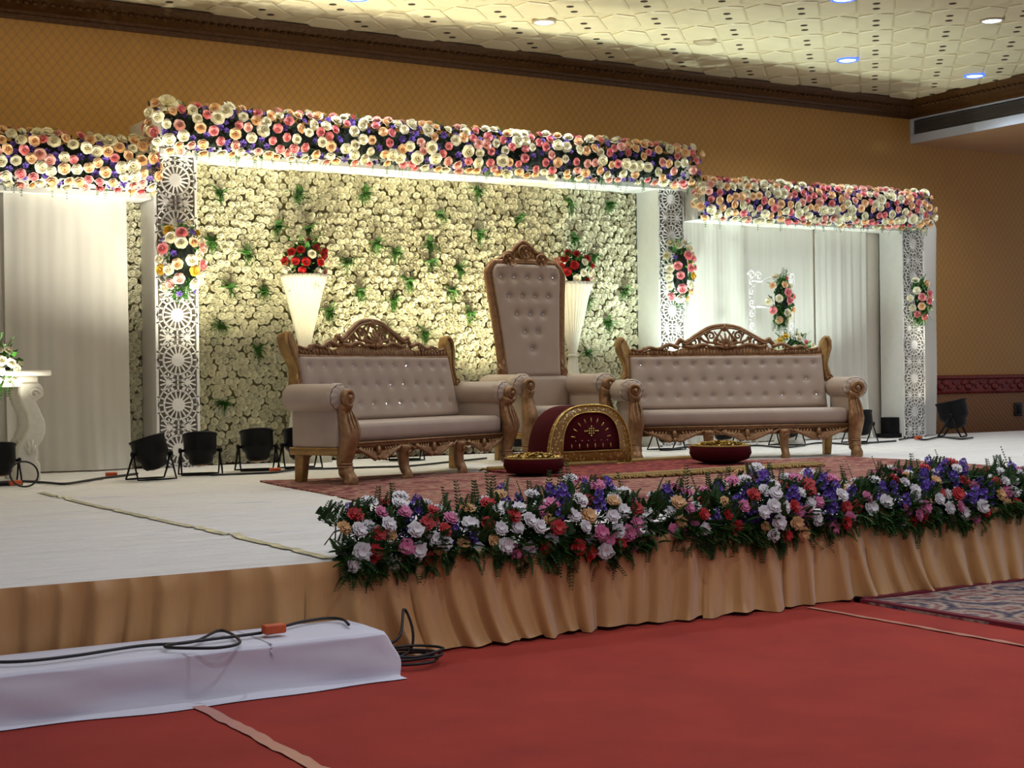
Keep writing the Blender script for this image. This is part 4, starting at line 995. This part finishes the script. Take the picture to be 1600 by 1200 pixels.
cc = pix_z(640, 1036, .012)
cable('coil of black cable on the red carpet by the stage skirt', [cc+Vector(((.13+.02*math.sin(a*.9))*math.cos(a*.5), (.10+.015*math.cos(a*1.3))*math.sin(a*.5), .004+.0012*a)) for a in range(0, 44)] + [cc+Vector((-.02,.05,.10)), cc+Vector((.04,.12,.2)), cc+Vector((.07,.10,.10)), cc+Vector((.02,.08,.02)), cc+Vector((-.25,.0,.008))], .006, [], 220)
# ================================================================== FLOWER ROW ON THE STAGE EDGE
def arrangement(label, xa, xb, seed, n):
    t = thing('floral_arrangement', label, 'flower arrangement', ((xa+xb)/2, FY+.14, S+.006)); pm = t.matrix_basis.inverted(); r = random.Random(seed)
    mb = MB(); mb.box(xa+.06, xb-.06, FY+.07, FY+.24, S+.004, S+.045); obj('foam_tray', mb, 'foam_dark', t, world=True, bevel=.01)
    Cy, Cz = FY+.15, S+.03
    def pos(q, k=1.):
        x, a, s_ = q; e = min(1., (x-xa+.06)/.14, (xb+.06-x)/.14); rr = (.178+.03*math.sin(x*5.3)+.02*math.sin(x*13))*k*(.75+.25*e)*s_
        return Vector((x, Cy-rr*math.cos(a)*.95, Cz+rr*math.sin(a)*1.02))
    gen = lambda g: (g.uniform(xa, xb), g.choice((g.uniform(-.35,.9), g.uniform(.2,2.0))), g.uniform(.88,1.15))
    P = poisson(int(n*1.2), .054, gen, lambda p, q: (pos(p)-pos(q)).length, seed=seed)
    st = MB()
    for q in P:
        p = pos(q); d = Vector((r.uniform(-.35,.35), -math.cos(q[1])*.9-.25, math.sin(q[1])*.8+.25)); u = r.random()
        c = 'whitec' if u < .36 else 'red' if u < .51 else 'pinkc' if u < .65 else 'peachc' if u < .72 else 'purple'
        if c == 'purple' and q[1] < .15: c = r.choice(('whitec','pinkc','red'))
        if c == 'purple':
            dd = Vector((r.uniform(-.3,.3), -math.cos(q[1])*.5, .9)); link('larkspur', SPIKE[r.randrange(2)], t, pm @ aim(p-dd.normalized()*.09, dd, r.random()*6, r.uniform(.62,.9)))
        else:
            link('carnation', CARN[c][r.randrange(2)], t, pm @ aim(p, d, r.random()*6, r.uniform(.032,.043)))
        b = Vector((p.x+(r.uniform(-.05,.05)), Cy+r.uniform(-.08,.08), Cz+.03)); m = (b+p)*.5+Vector((0,0,.02)); st.tube([b, m, p-d.normalized()*.004], [.0035,.0035,.004], 4)
        st.lathe([(.003,-.03),(.008,-.018),(.011,.004)], 6, M=aim(p, d))
    tag(obj('stems', st, 'stem_green', t, world=True), kind='stuff')
    mb = MB(); L = xb-xa
    for i in range(int(L*620)):
        x = r.uniform(xa-.02, xb+.02); a = r.uniform(-.9,.1) if r.random() < .6 else r.uniform(.0,2.2); p = pos((x, a, 1.), r.uniform(.45,.92))
        dn = a < 0
        frond(mb, Matrix.Translation(p) @ RZ(PI+r.uniform(-1.1,1.1)) @ RX(r.uniform(-1.1,-.1) if dn else r.uniform(0,1.4)), r.uniform(.05,.10) if dn else r.uniform(.06,.12), 10, .034, .5 if dn else .1)
    for i in range(int(L*230)):                          # dark green clumps under the front flowers
        x = r.uniform(xa-.02, xb+.02); c = .5+.5*math.sin(x*9+seed)*math.sin(x*3.7+seed*.7)
        if r.random() > .25+.75*c: continue
        p = pos((x, r.uniform(-.55,.15), 1.), r.uniform(.6,1.0)); p.y = min(p.y, FY-.02)
        frond(mb, Matrix.Translation(p) @ RZ(PI+r.uniform(-1.5,1.5)) @ RX(r.uniform(-1.3,.5)), r.uniform(.05,.10)*(.6+.6*c), 9, .026, .3)
    for i in range(int(L*2)):
        x = r.uniform(xa, xb); p = pos((x, -.3, 1.), .8); frond(mb, Matrix.Translation(p) @ RZ(PI+r.uniform(-.5,.5)) @ RX(-1.15), r.uniform(.13,.22), 14, .03, .35)
    for i in range(int(L*10)):
        x = r.uniform(xa, xb); p = pos((x, 1.5, 1.), .7); frond(mb, Matrix.Translation(p) @ RZ(r.uniform(-1,1)) @ RX(1.3), r.uniform(.12,.19), 12, .024, .05)
    tag(obj('fern_leaves', mb, 'foliage', t, world=True), kind='stuff')
    mb = MB()
    for i in range(int(L*330)):
        x = r.uniform(xa, xb); p = pos((x, r.uniform(0,2.0), 1.), r.uniform(.55,1.0)); mb.add([(-1,0,0),(0,-1,0),(1,0,0),(0,1,0),(0,0,.8)], [(0,1,4),(1,2,4),(2,3,4),(3,0,4)], aim(p, (0,-1,1), r.random(), r.uniform(.005,.009)))
    tag(obj('baby_breath', mb, 'tiny_white', t, world=True), kind='stuff')
arrangement('leftmost flower arrangement on the stage edge, beginning beside the white cloth', 2.66, 3.58, 81, 58)
arrangement('second flower arrangement from the left on the stage edge', 3.60, 4.27, 82, 44)
arrangement('third flower arrangement from the left on the stage edge, with a long fern trail', 4.36, 5.55, 83, 74)
arrangement('fourth flower arrangement on the stage edge, above the persian rug', 5.60, 6.55, 84, 60)
arrangement('rightmost flower arrangement on the stage edge, running out of frame', 6.58, 7.4, 85, 50)
